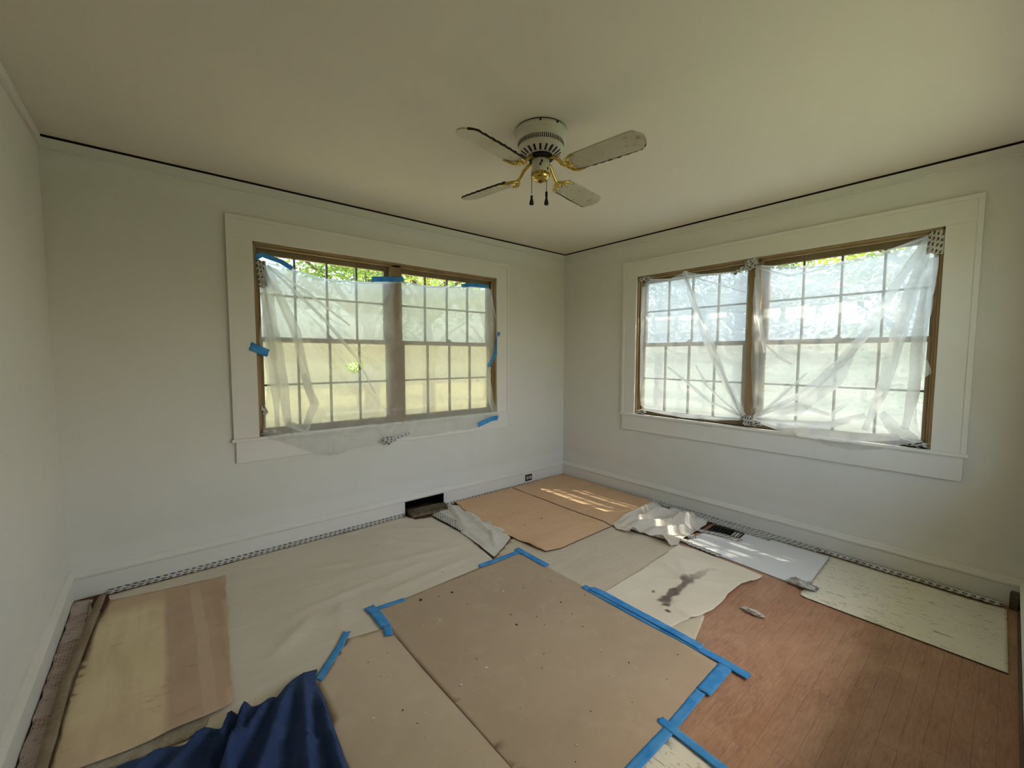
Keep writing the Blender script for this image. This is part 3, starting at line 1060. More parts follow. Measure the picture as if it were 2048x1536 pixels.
fbl = [(-1.115, 2.172), (-1.20, 2.155), (-1.331, 2.144), (-1.40, 2.165), (-1.466, 2.197), (-1.53, 2.170), (-1.615, 2.144), (-1.746, 2.127), (-1.91, 2.125), (-2.014, 2.138), (-2.018, 1.716), (-2.021, 1.227), (-2.02, 0.937), (-2.03, 0.90), (-1.79, 0.862), (-1.42, 0.862), (-1.129, 0.889), (-1.045, 0.93), (-1.030, 1.2), (-1.029, 1.482), (-1.033, 1.975), (-1.05, 2.13)]
film2 = sheet('plastic_film', fbl, film_bl, 'film', res=0.017, thick=0.0, rag=0.004)
tag(film2, 'plastic film over the right window, sheet nearer the room corner', 'plastic film')
for pts, wd in (([(-1.47, 2.18), (-1.55, 1.95), (-1.70, 1.58), (-1.86, 1.22), (-2.02, 0.93)], 0.040), ([(-1.49, 2.15), (-1.60, 1.85), (-1.80, 1.38), (-1.97, 1.02)], 0.020),
                ([(-1.33, 1.32), (-1.5, 1.20), (-1.75, 1.02), (-2.0, 0.93)], 0.015), ([(-1.60, 1.34), (-1.72, 1.15), (-1.98, 0.94)], 0.013), ([(-1.10, 0.895), (-1.5, 0.875), (-2.0, 0.90)], 0.018),
                ([(-1.12, 2.16), (-1.33, 2.135), (-1.6, 2.13), (-1.9, 2.115), (-2.0, 2.12)], 0.010), ([(-1.06, 2.1), (-1.05, 1.6), (-1.055, 1.0)], 0.018), ([(-1.55, 2.13), (-1.9, 1.98), (-2.0, 1.94)], 0.006)):
    pleat(film2, pts, wd, film_bl, axis='B')

foldsBR = [((-3.05, 2.15), (-2.55, 1.30), 0.022, -0.022), ((-2.75, 1.45), (-2.12, 0.95), 0.034, -0.028), ((-3.07, 2.10), (-2.92, 1.40), 0.02, -0.020), ((-2.95, 1.5), (-2.85, 0.90), 0.022, -0.022),
           ((-3.06, 1.9), (-3.06, 1.0), 0.016, -0.02), ((-2.07, 2.12), (-2.14, 1.55), 0.02, -0.022), ((-2.08, 1.5), (-2.09, 0.95), 0.02, 0.02), ((-2.10, 0.92), (-2.4, 1.1), 0.015, -0.02),
           ((-2.10, 0.91), (-2.7, 0.95), 0.015, -0.018), ((-2.12, 0.90), (-2.35, 1.25), 0.012, 0.014), ((-2.3, 0.98), (-2.75, 1.12), 0.014, -0.018), ((-2.6, 0.90), (-2.9, 1.2), 0.016, 0.016),
           ((-3.05, 0.88), (-2.85, 0.98), 0.016, -0.02), ((-2.08, 2.13), (-2.45, 2.06), 0.010, -0.010), ((-3.05, 2.15), (-2.6, 2.03), 0.010, -0.010)]


def film_br(y, z):
    hang = -2.99 < y < -2.42
    d = film_depth(z, hang) + ridge(y, z, foldsBR) + 0.006 * ns(y * 5, z * 5, 21) + 0.004 * ns(y * 17, z * 14, 24)
    if not hang:
        z = max(z, ZS + 0.003)
    elif z < ZS + 0.02:
        d = min(d, -0.040)
    return (min(d, 0.019), y, z)


fbr = [(-2.069, 2.156), (-2.188, 2.114), (-2.372, 2.088), (-2.46, 2.078), (-2.555, 2.08), (-2.65, 2.083), (-2.748, 2.095), (-2.85, 2.117), (-2.921, 2.137), (-3.052, 2.178), (-3.075, 2.061), (-3.103, 2.04), (-3.095, 1.891), (-3.088, 1.709), (-3.055, 1.462), (-3.100, 1.35), (-3.107, 1.32), (-3.062, 1.275), (-3.05, 1.052), (-3.075, 0.90), (-3.097, 0.868), (-2.995, 0.850), (-2.884, 0.808), (-2.8, 0.785), (-2.726, 0.778), (-2.581, 0.797), (-2.456, 0.834), (-2.29, 0.848), (-2.165, 0.88), (-2.071, 0.901), (-2.078, 1.229), (-2.082, 1.712)]
film3 = sheet('plastic_film', fbr, film_br, 'film', res=0.017, thick=0.0, rag=0.004)
tag(film3, 'wrinkled plastic film over the right window spilling past the sill', 'plastic film')
for pts, wd in (([(-3.05, 2.15), (-2.9, 1.85), (-2.78, 1.58), (-2.65, 1.38), (-2.45, 1.15), (-2.10, 0.93)], 0.030), ([(-2.72, 1.48), (-2.62, 1.25), (-2.40, 1.02), (-2.15, 0.93)], 0.045),
                ([(-3.05, 2.1), (-2.97, 1.75), (-2.93, 1.50), (-2.88, 1.2), (-2.80, 0.92)], 0.040), ([(-3.08, 2.03), (-3.04, 1.6), (-3.03, 1.2), (-3.0, 0.95)], 0.035),
                ([(-2.08, 2.14), (-2.10, 1.8), (-2.16, 1.45)], 0.018), ([(-2.08, 2.05), (-2.085, 1.5), (-2.10, 1.0)], 0.030), ([(-2.11, 0.93), (-2.25, 1.02), (-2.40, 1.06), (-2.60, 1.0)], 0.020),
                ([(-2.12, 0.92), (-2.3, 0.90), (-2.6, 0.93), (-2.8, 1.02)], 0.030), ([(-2.15, 0.90), (-2.4, 0.86), (-2.7, 0.86), (-2.98, 0.90)], 0.035), ([(-3.06, 0.89), (-2.95, 0.95), (-2.88, 1.05)], 0.035),
                ([(-2.45, 1.30), (-2.30, 1.12), (-2.14, 0.95)], 0.012), ([(-2.08, 2.14), (-2.3, 2.09), (-2.55, 2.066), (-2.8, 2.09), (-3.05, 2.16)], 0.012), ([(-2.09, 2.12), (-2.3, 2.03), (-2.55, 2.05)], 0.008),
                ([(-2.15, 1.52), (-2.25, 1.42), (-2.35, 1.36)], 0.012), ([(-2.7, 1.10), (-2.62, 1.02), (-2.62, 0.92)], 0.015)):
    pleat(film3, pts, wd, film_br, axis='B')


# outer masking film, stuck to the outside of the frames below the top lights
def out_a(x, z):
    return (x, 0.150 + 0.010 * ns(x * 3, z * 6, 31) + 0.004 * ns(x * 8, z * 30, 33), z)


def out_b(y, z):
    return (0.150 + 0.010 * ns(y * 3, z * 6, 41) + 0.004 * ns(y * 8, z * 30, 43), y, z)


o = sheet('masking_film', [(AX0 + 0.005, 1.525), (AX1 - 0.005, 1.525), (AX1 - 0.005, 2.11), (-1.4, 2.09), (-1.6, 2.075), (-1.83, 2.055), (-2.04, 2.07), (-2.3, 2.03), (-2.5, 2.012), (-2.72, 2.012), (-2.9, 2.055), (-3.07, 2.08), (AX0 + 0.005, 2.10)], out_a, 'film_out', res=0.03, thick=0.0)
tag(o, 'pale film outside the upper half of the back window', 'plastic film')
o = sheet('masking_film', [(AX0 + 0.005, ZS - 0.02), (AX1 - 0.005, ZS - 0.02), (AX1 - 0.005, 1.523), (AX0 + 0.005, 1.523)], out_a, 'film_out_l', res=0.03, thick=0.0,
          holes=[[(-2.50, 1.33), (-2.47, 1.368), (-2.41, 1.385), (-2.345, 1.380), (-2.34, 1.30), (-2.40, 1.27), (-2.47, 1.285)]])
tag(o, 'cream-yellow film with a torn hole outside the lower half of the back window', 'plastic film')
o = sheet('masking_film', [(BY0 - 0.005, 1.525), (BY0 - 0.005, 2.17), (-1.33, 2.15), (-1.6, 2.145), (-1.9, 2.13), (-2.07, 2.15), (-2.19, 2.115), (-2.37, 2.09), (-2.55, 2.083), (-2.75, 2.098), (-2.92, 2.14), (-3.05, 2.175), (BY1 + 0.005, 2.17), (BY1 + 0.005, 1.525)], out_b, 'film_out_b', res=0.03, thick=0.0)
tag(o, 'film tinted blue for sky light outside the upper half of the right window', 'plastic film')
o = sheet('masking_film', [(BY0 - 0.005, ZS - 0.02), (BY0 - 0.005, 1.523), (BY1 + 0.005, 1.523), (BY1 + 0.005, ZS - 0.02)], out_b, 'film_out_bl', res=0.03, thick=0.0)
tag(o, 'whitish film outside the lower half of the right window', 'plastic film')

# ------------------------------------------------------------------ tape on the windows
NA, NB = (0, -1, 0), (-1, 0, 0)


def btape(pts, wid, n, label, **kw):
    return tag(strip('blue_tape', pts, wid, n, 'blue', wob=0.002, **kw), label, 'tape', 'blue painter\'s tape')


def ptape(pts, wid, n, label, **kw):
    kw.setdefault('wob', 0.004)
    return tag(strip('printed_tape', pts, wid, n, 'ptape', **kw), label, 'tape', 'printed white tape')


btape([(-3.14, 0.000, 2.098), (-3.10, -0.006, 2.122), (-2.985, -0.008, 2.092), (-2.905, -0.006, 2.050)], 0.034, NA, 'bent blue tape at the upper left corner of the back window')
btape([(-2.312, 0.010, 2.046), (-2.2, 0.000, 2.062), (-2.09, -0.004, 2.070), (-2.032, 0.000, 2.078)], 0.042, NA, 'blue tape across the mullion top of the back window')
btape([(-1.437, 0.002, 2.088), (-1.33, -0.004, 2.108), (-1.22, -0.004, 2.112), (-1.112, 0.004, 2.112)], 0.036, NA, 'blue tape at the upper right of the back window film')
btape([(-3.192, -0.024, 1.482), (-3.13, -0.022, 1.452), (-3.082, -0.010, 1.432)], 0.056, NA, 'short blue tape on the left casing of the back window')
btape([(-0.998, -0.022, 1.664), (-1.018, -0.018, 1.56), (-1.030, -0.014, 1.46), (-1.075, -0.010, 1.38), (-1.128, -0.008, 1.310)], 0.034, NA, 'long drooping blue tape on the right side of the back window')
btape([(-1.281, -0.046, 0.732), (-1.20, -0.048, 0.755), (-1.11, -0.046, 0.780), (-1.028, -0.042, 0.782)], 0.046, NA, 'blue tape on the lower right apron of the back window')


def wad(name, c, size, n, label, seed, mat='ptape', cat='tape', group='printed white tape'):
    """a crumpled lump of tape"""
    bm = bmesh.new()
    bmesh.ops.create_icosphere(bm, subdivisions=4, radius=1.0)
    uv = bm.loops.layers.uv.new('UVMap')
    for v in bm.verts:
        p = v.co.copy()
        d = 1 + 0.55 * noise.noise(p * 1.9 + Vector((seed, 0, 0))) - 0.35 * abs(noise.noise(p * 3.7 + Vector((0, seed, 0)))) + 0.22 * noise.noise(p * 7 + Vector((seed, seed, 0))) - 0.2 * abs(noise.noise(p * 13))
        v.co = Vector((p.x * size[0] * d, p.y * size[1] * d, p.z * size[2] * d))
    bm.normal_update()
    for f in bm.faces:
        for l in f.loops:
            q = l.vert.co
            l[uv].uv = (q.x + q.y * 0.9 + 0.4, q.z + 0.3 * q.y + 0.4)
    me = bpy.data.meshes.new(name)
    bm.to_mesh(me)
    bm.free()
    o = link(name, me, mat, None, True)
    o.location = c
    return tag(o, label, cat, group)


ptape([(-3.107, 0.000, 2.088), (-3.105, -0.004, 2.03), (-3.098, -0.006, 1.96), (-3.093, -0.004, 1.905)], 0.062, NA, 'printed tape tail hanging below the bent blue tape', curl=lambda u, a: -0.01 * a * a * 4, torn=0.02)
ptape([(-3.132, 0.018, 1.058), (-3.118, 0.016, 1.03), (-3.105, 0.012, 0.99)], 0.035, NA, 'scrap of printed tape low on the left jamb', torn=0.012)
wad('printed_tape', (-3.09, -0.005, 0.862), (0.055, 0.028, 0.018), NA, 'crumpled printed tape at the lower left of the back window', 2.2)
wad('printed_tape', (-2.215, -0.050, 0.700), (0.060, 0.010, 0.030), NA, 'crumpled printed tape on the apron below the mullion', 5.1)
ptape([(-2.17, -0.048, 0.708), (-2.10, -0.050, 0.725), (-2.02, -0.046, 0.742)], 0.020, NA, 'thin printed tape tail on the back window apron')
wad('printed_tape', (-0.002, -1.075, 2.178), (0.014, 0.080, 0.022), NB, 'twisted printed tape at the upper left of the right window', 8.3)
wad('printed_tape', (-0.004, -2.035, 2.170), (0.016, 0.052, 0.048), NB, 'crumpled printed tape on the mullion top of the right window', 11.7)
ptape([(-0.004, -1.985, 2.150), (-0.002, -1.94, 2.125), (0.004, -1.90, 2.105)], 0.030, NB, 'printed tape tail beside the mullion top of the right window')
ptape([(0.004, -3.092, 2.196), (-0.006, -3.09, 2.13), (-0.010, -3.085, 2.045)], 0.080, NB, 'wide printed tape at the upper right corner of the right window', torn=0.012)
ptape([(-0.006, -2.045, 0.935), (-0.018, -2.055, 0.895), (-0.024, -2.06, 0.862)], 0.070, NB, 'printed tape gathering the film at the mullion foot')
wad('printed_tape', (-0.016, -2.125, 0.876), (0.018, 0.042, 0.024), NB, 'crumpled printed tape right of the mullion foot', 15.9)
wad('printed_tape', (-0.002, -1.060, 0.868), (0.016, 0.060, 0.020), NB, 'crumpled printed tape at the lower left of the right window', 21.4)
wad('printed_tape', (-0.004, -3.062, 0.864), (0.020, 0.050, 0.020), NB, 'crumpled printed tape at the lower right of the right window', 25.8)


# ------------------------------------------------------------------ floor coverings
def flat(z, w1=0.0, f1=3.0, w2=0.0, f2=14.0, sd=0.0, folds=()):
    def fn(x, y):
        h = z + w1 * (0.5 + 0.5 * ns(x * f1, y * f1, sd)) + w2 * (0.5 + 0.5 * ns(x * f2, y * f2, sd + 5))
        for (a, b, wd, amp) in folds:
            d, t, s = seg_d(x, y, a, b)
            h += amp * math.exp(-(d / wd) ** 2) * min(1, 6 * (1 - t) + 0.2) * min(1, 5 * t + 0.15)
        return (x, y, h)
    return fn


dropf = [(a, b, wd * 1.3, amp * 2.2) for (a, b, wd, amp) in [((-3.3, -1.0), (-2.3, -0.9), 0.02, 0.006), ((-2.9, -0.7), (-2.0, -0.85), 0.018, 0.006), ((-2.5, -0.35), (-2.1, -0.75), 0.02, 0.006), ((-3.2, -0.45), (-2.7, -0.6), 0.018, 0.005), ((-2.7, -1.1), (-2.1, -1.05), 0.015, 0.006),
         ((-2.35, -0.2), (-1.95, -0.5), 0.015, 0.005), ((-3.35, -1.3), (-3.1, -1.05), 0.02, 0.005), ((-2.6, -0.15), (-2.3, -0.55), 0.014, 0.004), ((-3.3, -0.75), (-2.6, -0.78), 0.014, 0.004), ((-3.0, -1.25), (-2.9, -0.9), 0.014, 0.004)]]
o = sheet('drop_cloth', [(-4.08, -0.075), (-2.07, -0.060), (-2.04, -0.175), (-1.90, -0.215), (-1.872, -0.66), (-1.955, -1.165), (-2.1, -1.5), (-2.9, -1.62), (-3.3, -2.4), (-4.06, -2.0), (-4.06, -0.9)], flat(0.0015, 0.003, 3, 0.0015, 16, 1, dropf), 'drop', res=0.03, rag=0.006)
tag(o, 'large off-white drop cloth along the back wall', 'drop cloth')
o = sheet('floor_paper', [(-1.56, -1.0), (-1.665, -1.004), (-1.968, -1.183), (-2.14, -1.27), (-2.1, -1.9), (-1.66, -1.945), (-1.2, -1.93), (-0.73, -1.895), (-0.655, -1.6), (-0.63, -1.2), (-1.0, -0.9)], flat(0.0022, 0.002, 2, 0, 1, 2), 'grey', res=0.05)
tag(o, 'grey floor paper between the cardboard and the tan board', 'floor paper')
o = sheet('plastic_sheet', [(-1.64, -0.06), (-1.86, -0.22), (-1.885, -0.62), (-1.938, -1.165), (-1.80, -1.09), (-1.655, -1.004), (-1.55, -0.7), (-1.55, -0.2)],
          flat(0.006, 0.012, 5, 0.006, 13, 3, [((-1.64, -0.1), (-1.82, -0.6), 0.025, 0.022), ((-1.6, -0.3), (-1.75, -0.95), 0.022, 0.018), ((-1.80, -0.45), (-1.90, -1.1), 0.02, 0.016), ((-1.66, -0.75), (-1.86, -1.08), 0.015, 0.016), ((-1.70, -0.55), (-1.60, -0.9), 0.016, 0.012)]), 'clear_floor', res=0.016, thick=0.0)
tag(o, 'shiny wrinkled clear plastic sheet by the cardboard', 'plastic sheet')


def card_h(x, y):
    edge = min(1.0, max(0, (-1.0 - y) / 0.35)) * 0.012 + max(0, (-1.52 - x) / 0.1) * 0.012
    return edge


def card_fn(dz):
    def fn(x, y):
        z = 0.012 + dz + card_h(x, y) + 0.004 * ns(x * 3, y * 3, 7)
        z += 0.010 * math.exp(-((y + 1.18) / 0.04) ** 2) * max(0, min(1, (-0.9 - x) / 0.1))
        if y < -1.25:
            z -= 0.02 * max(0, (-1.25 - y) / 0.12) ** 1.5
        if x < -1.57:
            z -= 0.012 * max(0, (-1.57 - x) / 0.05)
        return (x, y, max(z, 0.012))
    return fn


card = empty('flattened_cardboard', (-0.85, -0.7, 0.0))
inv = Vector((0.85, 0.7, 0))
for nm, poly, dz in (('panel', [(-0.852, -0.062), (-1.562, -0.044), (-1.617, -0.303), (-1.627, -0.544), (-1.635, -0.8), (-1.632, -1.002), (-1.62, -1.259), (-1.601, -1.337), (-1.479, -1.369), (-1.2, -1.362), (-0.861, -1.360)], 0.0),
                     ('panel', [(-0.846, -0.062), (-0.035, -0.035), (-0.038, -0.324), (-0.05, -0.8), (-0.07, -1.206), (-0.151, -1.28), (-0.40, -1.33), (-0.636, -1.358), (-0.853, -1.360)], 0.003)):
    f = card_fn(dz)
    o = sheet(nm, poly, lambda x, y, f=f: tuple(Vector(f(x, y)) + inv), 'card', res=0.03, rag=0.005, thick=0.005, parent=card)
    o.data.materials.append(MATS['card_edge'])
    o.modifiers['solid'].material_offset_rim = 1
    o.modifiers['solid'].use_rim = True
tag(card, 'flattened brown cardboard box in the far room corner', 'cardboard')

mf = flat(0.0065, 0.002, 2, 0.0, 1, 6, [((-2.78, -1.45), (-1.9, -1.38), 0.03, 0.005)])
o = sheet('floor_board', [(-2.815, -1.235), (-2.823, -1.431), (-2.822, -1.768), (-2.815, -2.039), (-2.809, -2.387), (-2.80, -2.662), (-2.489, -2.658), (-2.246, -2.656), (-1.972, -2.651), (-1.769, -2.644), (-1.750, -2.267), (-1.743, -1.792), (-1.744, -1.497), (-1.757, -1.225), (-2.088, -1.212), (-2.55, -1.226)], mf, 'board', res=0.04, thick=0.003)
o.data.materials.append(MATS['card_edge'])
o.modifiers['solid'].material_offset_rim = 1
tag(o, 'large tan floor protection board edged with blue tape', 'floor board')
o = sheet('floor_board', [(-2.78, -1.39), (-2.87, -1.397), (-3.018, -1.363), (-3.041, -1.396), (-3.136, -1.486), (-3.213, -1.571), (-3.224, -1.726), (-3.234, -1.898), (-3.241, -2.027), (-3.25, -2.6), (-2.76, -2.6)], flat(0.0040, 0.002, 3, 0.001, 12, 8), 'board2', res=0.04, thick=0.0012)
tag(o, 'pale tan floor paper left of the large taped board', 'floor paper')
o = sheet('vinyl_scrap', [(-2.262, -2.672), (-2.80, -2.668), (-2.80, -3.15), (-2.27, -3.15)], flat(0.002, 0.001, 3), 'vinyl', res=0.05, thick=0.002)
tag(o, 'cream flooring scrap at the bottom edge between blue tapes', 'vinyl flooring')


# old linoleum with its left edge rolled over
def lino_fn(x, y):
    z = 0.010 + 0.006 * (0.5 + 0.5 * ns(x * 2.5, y * 2.5, 12))
    z += 0.010 * max(0, (-1.36 - y) / 0.1) * (0.5 + 0.5 * ns(x * 8, 3))
    return (x, y, z)


lino = sheet('linoleum_piece', [(-3.972, -0.168), (-3.85, -0.198), (-3.711, -0.226), (-3.58, -0.240), (-3.452, -0.264), (-3.415, -0.256), (-3.435, -0.5), (-3.454, -0.767), (-3.484, -1.156), (-3.506, -1.443), (-3.511, -1.474), (-3.635, -1.480), (-3.819, -1.478), (-3.955, -1.46), (-4.02, -1.452), (-4.022, -1.101), (-4.011, -0.871), (-3.996, -0.501), (-3.980, -0.324)], lino_fn, 'lino', res=0.03, rag=0.006, thick=0.003)
tag(lino, 'old stained yellow brown linoleum piece by the left wall', 'linoleum')
# rolled edge
V, Fc = [], []
nseg, nr = 60, 9
for i in range(nseg + 1):
    t = i / nseg
    y = -0.13 - t * 1.32
    xe = -3.975 - 0.05 * min(1, t * 1.6) + 0.004 * ns(y * 6, 2)
    rr = 0.020 + 0.005 * ns(y * 5, 9)
    for k in range(nr):
        a = PI * 1.25 * k / (nr - 1)
        V.append((xe - 0.016 - rr * math.sin(a) * 1.2 + 0.006, y, 0.012 + rr * (1 - math.cos(a)) * 0.8 + 0.004 * ns(y * 14, k * 0.5)))
for i in range(nseg):
    for k in range(nr - 1):
        j = i * nr + k
        Fc.append((j, j + nr, j + nr + 1, j + 1))
me = bpy.data.meshes.new('rolled_edge')
me.from_pydata(V, [], Fc)
o = link('rolled_edge', me, 'lino_back', lino, True)
m = o.modifiers.new('solid', 'SOLIDIFY')
m.thickness = 0.002
o['label'] = 'curled back edge showing brown felt'
o = sheet('torn_flap', [(-4.02, -0.10), (-3.955, -0.13), (-3.95, -0.20), (-3.975, -0.33), (-4.0, -0.28), (-4.03, -0.2)], flat(0.022, 0.014, 20, 0, 1, 3), 'card_edge', res=0.012, rag=0.01, thick=0.002, parent=lino)
o['label'] = 'dark torn corner of the linoleum'
o = sheet('underlay_strip', [(-3.58, -1.44), (-3.590, -1.50), (-3.608, -1.535), (-3.662, -1.55), (-3.80, -1.53), (-3.90, -1.51), (-4.03, -1.52), (-4.03, -1.42)], flat(0.006, 0.005, 14, 0, 1, 9), 'underlay', res=0.015, rag=0.008, thick=0.003)
tag(o, 'mottled torn underlay sticking out below the linoleum', 'underlay')
o = sheet('paper_strip', [(-4.108, -0.055), (-4.044, -0.077), (-4.030, -0.436), (-4.030, -0.652), (-4.036, -1.095), (-4.045, -1.6), (-4.108, -1.6), (-4.109, -1.222), (-4.109, -0.77), (-4.110, -0.134)], flat(0.004, 0.012, 9, 0.006, 24, 4), 'redstrip', res=0.012, rag=0.008, thick=0.001)
tag(o, 'crumpled red printed paper strip along the left baseboard', 'paper strip')

# navy cloth in folds
navf = [((-3.25, -1.50), (-3.42, -2.3), 0.022, 0.055), ((-3.30, -1.52), (-3.62, -2.2), 0.028, 0.060), ((-3.38, -1.55), (-3.70, -2.0), 0.018, 0.055), ((-3.465, -1.52), (-3.58, -1.9), 0.013, 0.070), ((-3.505, -1.53), (-3.66, -1.9), 0.012, 0.065),
        ((-3.58, -1.55), (-3.85, -1.9), 0.026, 0.055), ((-3.23, -1.62), (-3.29, -2.3), 0.016, 0.045), ((-3.24, -1.86), (-3.36, -1.90), 0.010, 0.022), ((-3.70, -1.57), (-3.95, -1.75), 0.022, 0.05), ((-3.34, -1.75), (-3.42, -2.1), 0.012, 0.03)]
o = sheet('navy_cloth', [(-3.192, -1.495), (-3.23, -1.49), (-3.281, -1.497), (-3.33, -1.535), (-3.367, -1.566), (-3.41, -1.555), (-3.454, -1.55), (-3.485, -1.561), (-3.561, -1.585), (-3.666, -1.58), (-3.817, -1.535), (-3.95, -1.53), (-4.03, -1.55), (-4.03, -2.45), (-3.25, -2.45), (-3.241, -2.027), (-3.234, -1.898), (-3.224, -1.726), (-3.217, -1.55)],
          flat(0.006, 0.012, 3, 0.003, 12, 15, navf), 'navy', res=0.014, rag=0.004, thick=0.002)
tag(o, 'rumpled navy blue cloth at the bottom edge', 'cloth')

# white bunched cloth by the right wall
wcf = [((-0.80, -1.36), (-0.12, -1.33), 0.035, 0.030), ((-0.82, -1.40), (-0.15, -1.60), 0.030, 0.040), ((-0.84, -1.48), (-0.30, -1.80), 0.032, 0.045), ((-0.80, -1.62), (-0.45, -1.83), 0.025, 0.035), ((-0.55, -1.45), (-0.10, -1.72), 0.022, 0.030), ((-0.5, -1.7), (-0.18, -1.82), 0.02, 0.03), ((-0.86, -1.5), (-0.80, -1.85), 0.03, 0.030)]
o = sheet('bed_sheet', [(-0.199, -1.255), (-0.50, -1.290), (-0.821, -1.335), (-0.88, -1.42), (-0.875, -1.538), (-0.81, -1.60), (-0.794, -1.682), (-0.81, -1.78), (-0.825, -1.868), (-0.754, -1.889), (-0.673, -1.857), (-0.54, -1.86), (-0.404, -1.853), (-0.25, -1.85), (-0.148, -1.827), (-0.135, -1.7), (-0.128, -1.515), (-0.127, -1.281)],
          flat(0.008, 0.010, 5, 0.004, 16, 17, [(a, b, wd * 0.8, amp * 1.7) for (a, b, wd, amp) in wcf]), 'sheetcloth', res=0.014, rag=0.005, thick=0.002)
tag(o, 'bunched white cloth beside the cardboard under the window', 'cloth')
# stained canvas
cvf = [((-1.20, -2.19), (-0.95, -2.0), 0.03, 0.010), ((-1.20, -2.19), (-1.1, -1.95), 0.025, 0.009), ((-1.21, -2.19), (-1.35, -2.0), 0.025, 0.009), ((-1.18, -2.19), (-1.05, -2.38), 0.025, 0.010), ((-1.5, -2.25), (-1.55, -2.42), 0.015, 0.010), ((-1.47, -2.05), (-1.66, -2.02), 0.012, 0.008), ((-1.44, -2.28), (-1.60, -2.24), 0.014, 0.010), ((-0.95, -2.35), (-0.88, -2.45), 0.012, 0.008)]
o = sheet('stained_canvas', [(-0.760, -1.885), (-0.737, -2.0), (-0.737, -2.146), (-0.745, -2.3), (-0.763, -2.465), (-0.82, -2.462), (-0.872, -2.451), (-0.971, -2.415), (-1.145, -2.411), (-1.25, -2.425), (-1.358, -2.427), (-1.471, -2.410), (-1.60, -2.37), (-1.70, -2.36), (-1.74, -2.30), (-1.74, -1.93), (-1.669, -1.930), (-1.3, -1.92)], flat(0.008, 0.006, 4, 0.002, 12, 19, cvf), 'stain_canvas', res=0.018, rag=0.004, thick=0.002)
tag(o, 'cream canvas with a dark spill stain beside the bare wood', 'canvas cloth')
o = sheet('canvas_scrap', [(-1.44, -2.36), (-1.46, -2.42), (-1.692, -2.483), (-1.74, -2.48), (-1.74, -2.30)], flat(0.003, 0.004, 6, 0, 1, 23), 'canvas', res=0.02, rag=0.003, thick=0.0015)
tag(o, 'small cream canvas layer under the stained canvas by the tape', 'canvas cloth')
# white panel, flecked vinyl
o = sheet('white_panel', [(-0.10, -2.06), (-0.093, -2.667), (-0.634, -2.686), (-0.708, -2.64), (-0.708, -2.61), (-0.686, -2.16), (-0.617, -1.888), (-0.351, -1.90), (-0.345, -2.06)], flat(0.004, 0.001, 2), 'whiteboard', res=0.04, thick=0.004)
tag(o, 'glossy white panel on the floor beside the black vent', 'panel')
o = sheet('vinyl_flooring', [(-0.096, -2.672), (-0.100, -3.11), (-0.110, -3.394), (-0.090, -3.455), (-0.090, -3.478), (-0.827, -3.487), (-0.827, -2.72), (-0.818, -2.690), (-0.784, -2.680), (-0.618, -2.688)], flat(0.0045, 0.003, 2, 0, 1, 3), 'vinyl', res=0.04, thick=0.003)
o.data.materials.append(MATS['card_edge'])
o.modifiers['solid'].material_offset_rim = 1
tag(o, 'cream flecked vinyl strip along the right wall', 'vinyl flooring')

# ------------------------------------------------------------------ tape on the floor
NZ = (0, 0, 1)
zt = 0.0115


def ft(pts, wid, label, z=zt, **kw):
    btape([(x, y, z) for x, y in pts], wid, NZ, label, **kw)


ft([(-2.84, -1.218), (-2.642, -1.238)], 0.035, 'short blue tape along the far left edge of the tan board')
ft([(-2.835, -1.180), (-2.828, -1.28), (-2.832, -1.400)], 0.055, 'blue tape down the left corner of the tan board', z=0.0125)
ft([(-2.826, -1.395), (-2.850, -1.487)], 0.042, 'small blue tape stub below the left corner tape', z=0.0135)
ft([(-2.091, -1.200), (-1.746, -1.214)], 0.042, 'blue tape on the far edge of the tan board')
ft([(-1.735, -1.165), (-1.738, -1.490)], 0.050, 'blue tape on the far right corner of the tan board', z=0.0125)
ft([(-1.743, -1.803), (-1.744, -2.265), (-1.737, -2.428), (-1.738, -2.661), (-1.745, -2.757)], 0.046, 'long blue tape along the right edge of the tan board')
ft([(-1.728, -1.855), (-1.720, -1.954), (-1.722, -2.411), (-1.728, -2.53)], 0.046, 'second blue tape layer over the canvas beside the long tape', z=0.0160)
ft([(-1.766, -2.660), (-1.982, -2.664)], 0.060, 'wide blue tape at the near right corner of the tan board', z=0.0125)
ft([(-1.985, -2.655), (-2.249, -2.665), (-2.60, -2.664), (-2.80, -2.664)], 0.040, 'blue tape along the near edge of the tan board')
ft([(-2.244, -2.615), (-2.249, -2.665), (-2.258, -2.846), (-2.26, -3.1)], 0.036, 'blue tape running to the bottom edge over bare wood', z=0.0125)
ft([(-3.000, -1.312), (-3.06, -1.395), (-3.130, -1.475), (-3.206, -1.562)], 0.036, 'blue tape between the navy cloth and the pale floor paper', z=0.0115)

# printed tape along the baseboards and by the vent
ptape([(-3.98, -0.045, 0.008), (-3.0, -0.046, 0.008), (-2.08, -0.046, 0.008)], 0.050, NZ, 'printed tape line along the back baseboard', curl=lambda u, a: 0.012 * max(0, a) * 2, torn=0.01)
ptape([(-1.64, -0.040, 0.008), (-0.9, -0.042, 0.008), (-0.12, -0.040, 0.008)], 0.036, NZ, 'printed tape behind the cardboard at the back baseboard', curl=lambda u, a: 0.012 * max(0, a) * 2)
ptape([(-0.058, -1.18, 0.008), (-0.060, -1.9, 0.008), (-0.052, -2.6, 0.008)], 0.070, NZ, 'printed tape along the right baseboard beside the cloth', curl=lambda u, a: 0.010 * max(0, a) * 2)
ptape([(-0.110, -1.45, 0.034), (-0.118, -1.88, 0.012), (-0.120, -2.30, 0.010)], 0.055, NZ, 'second printed tape row between cloth and right baseboard')
ptape([(-0.052, -2.58, 0.010), (-0.062, -3.0, 0.010), (-0.060, -3.46, 0.010)], 0.040, NZ, 'printed tape between the cream vinyl and right baseboard', curl=lambda u, a: 0.012 * max(0, a) * 2)
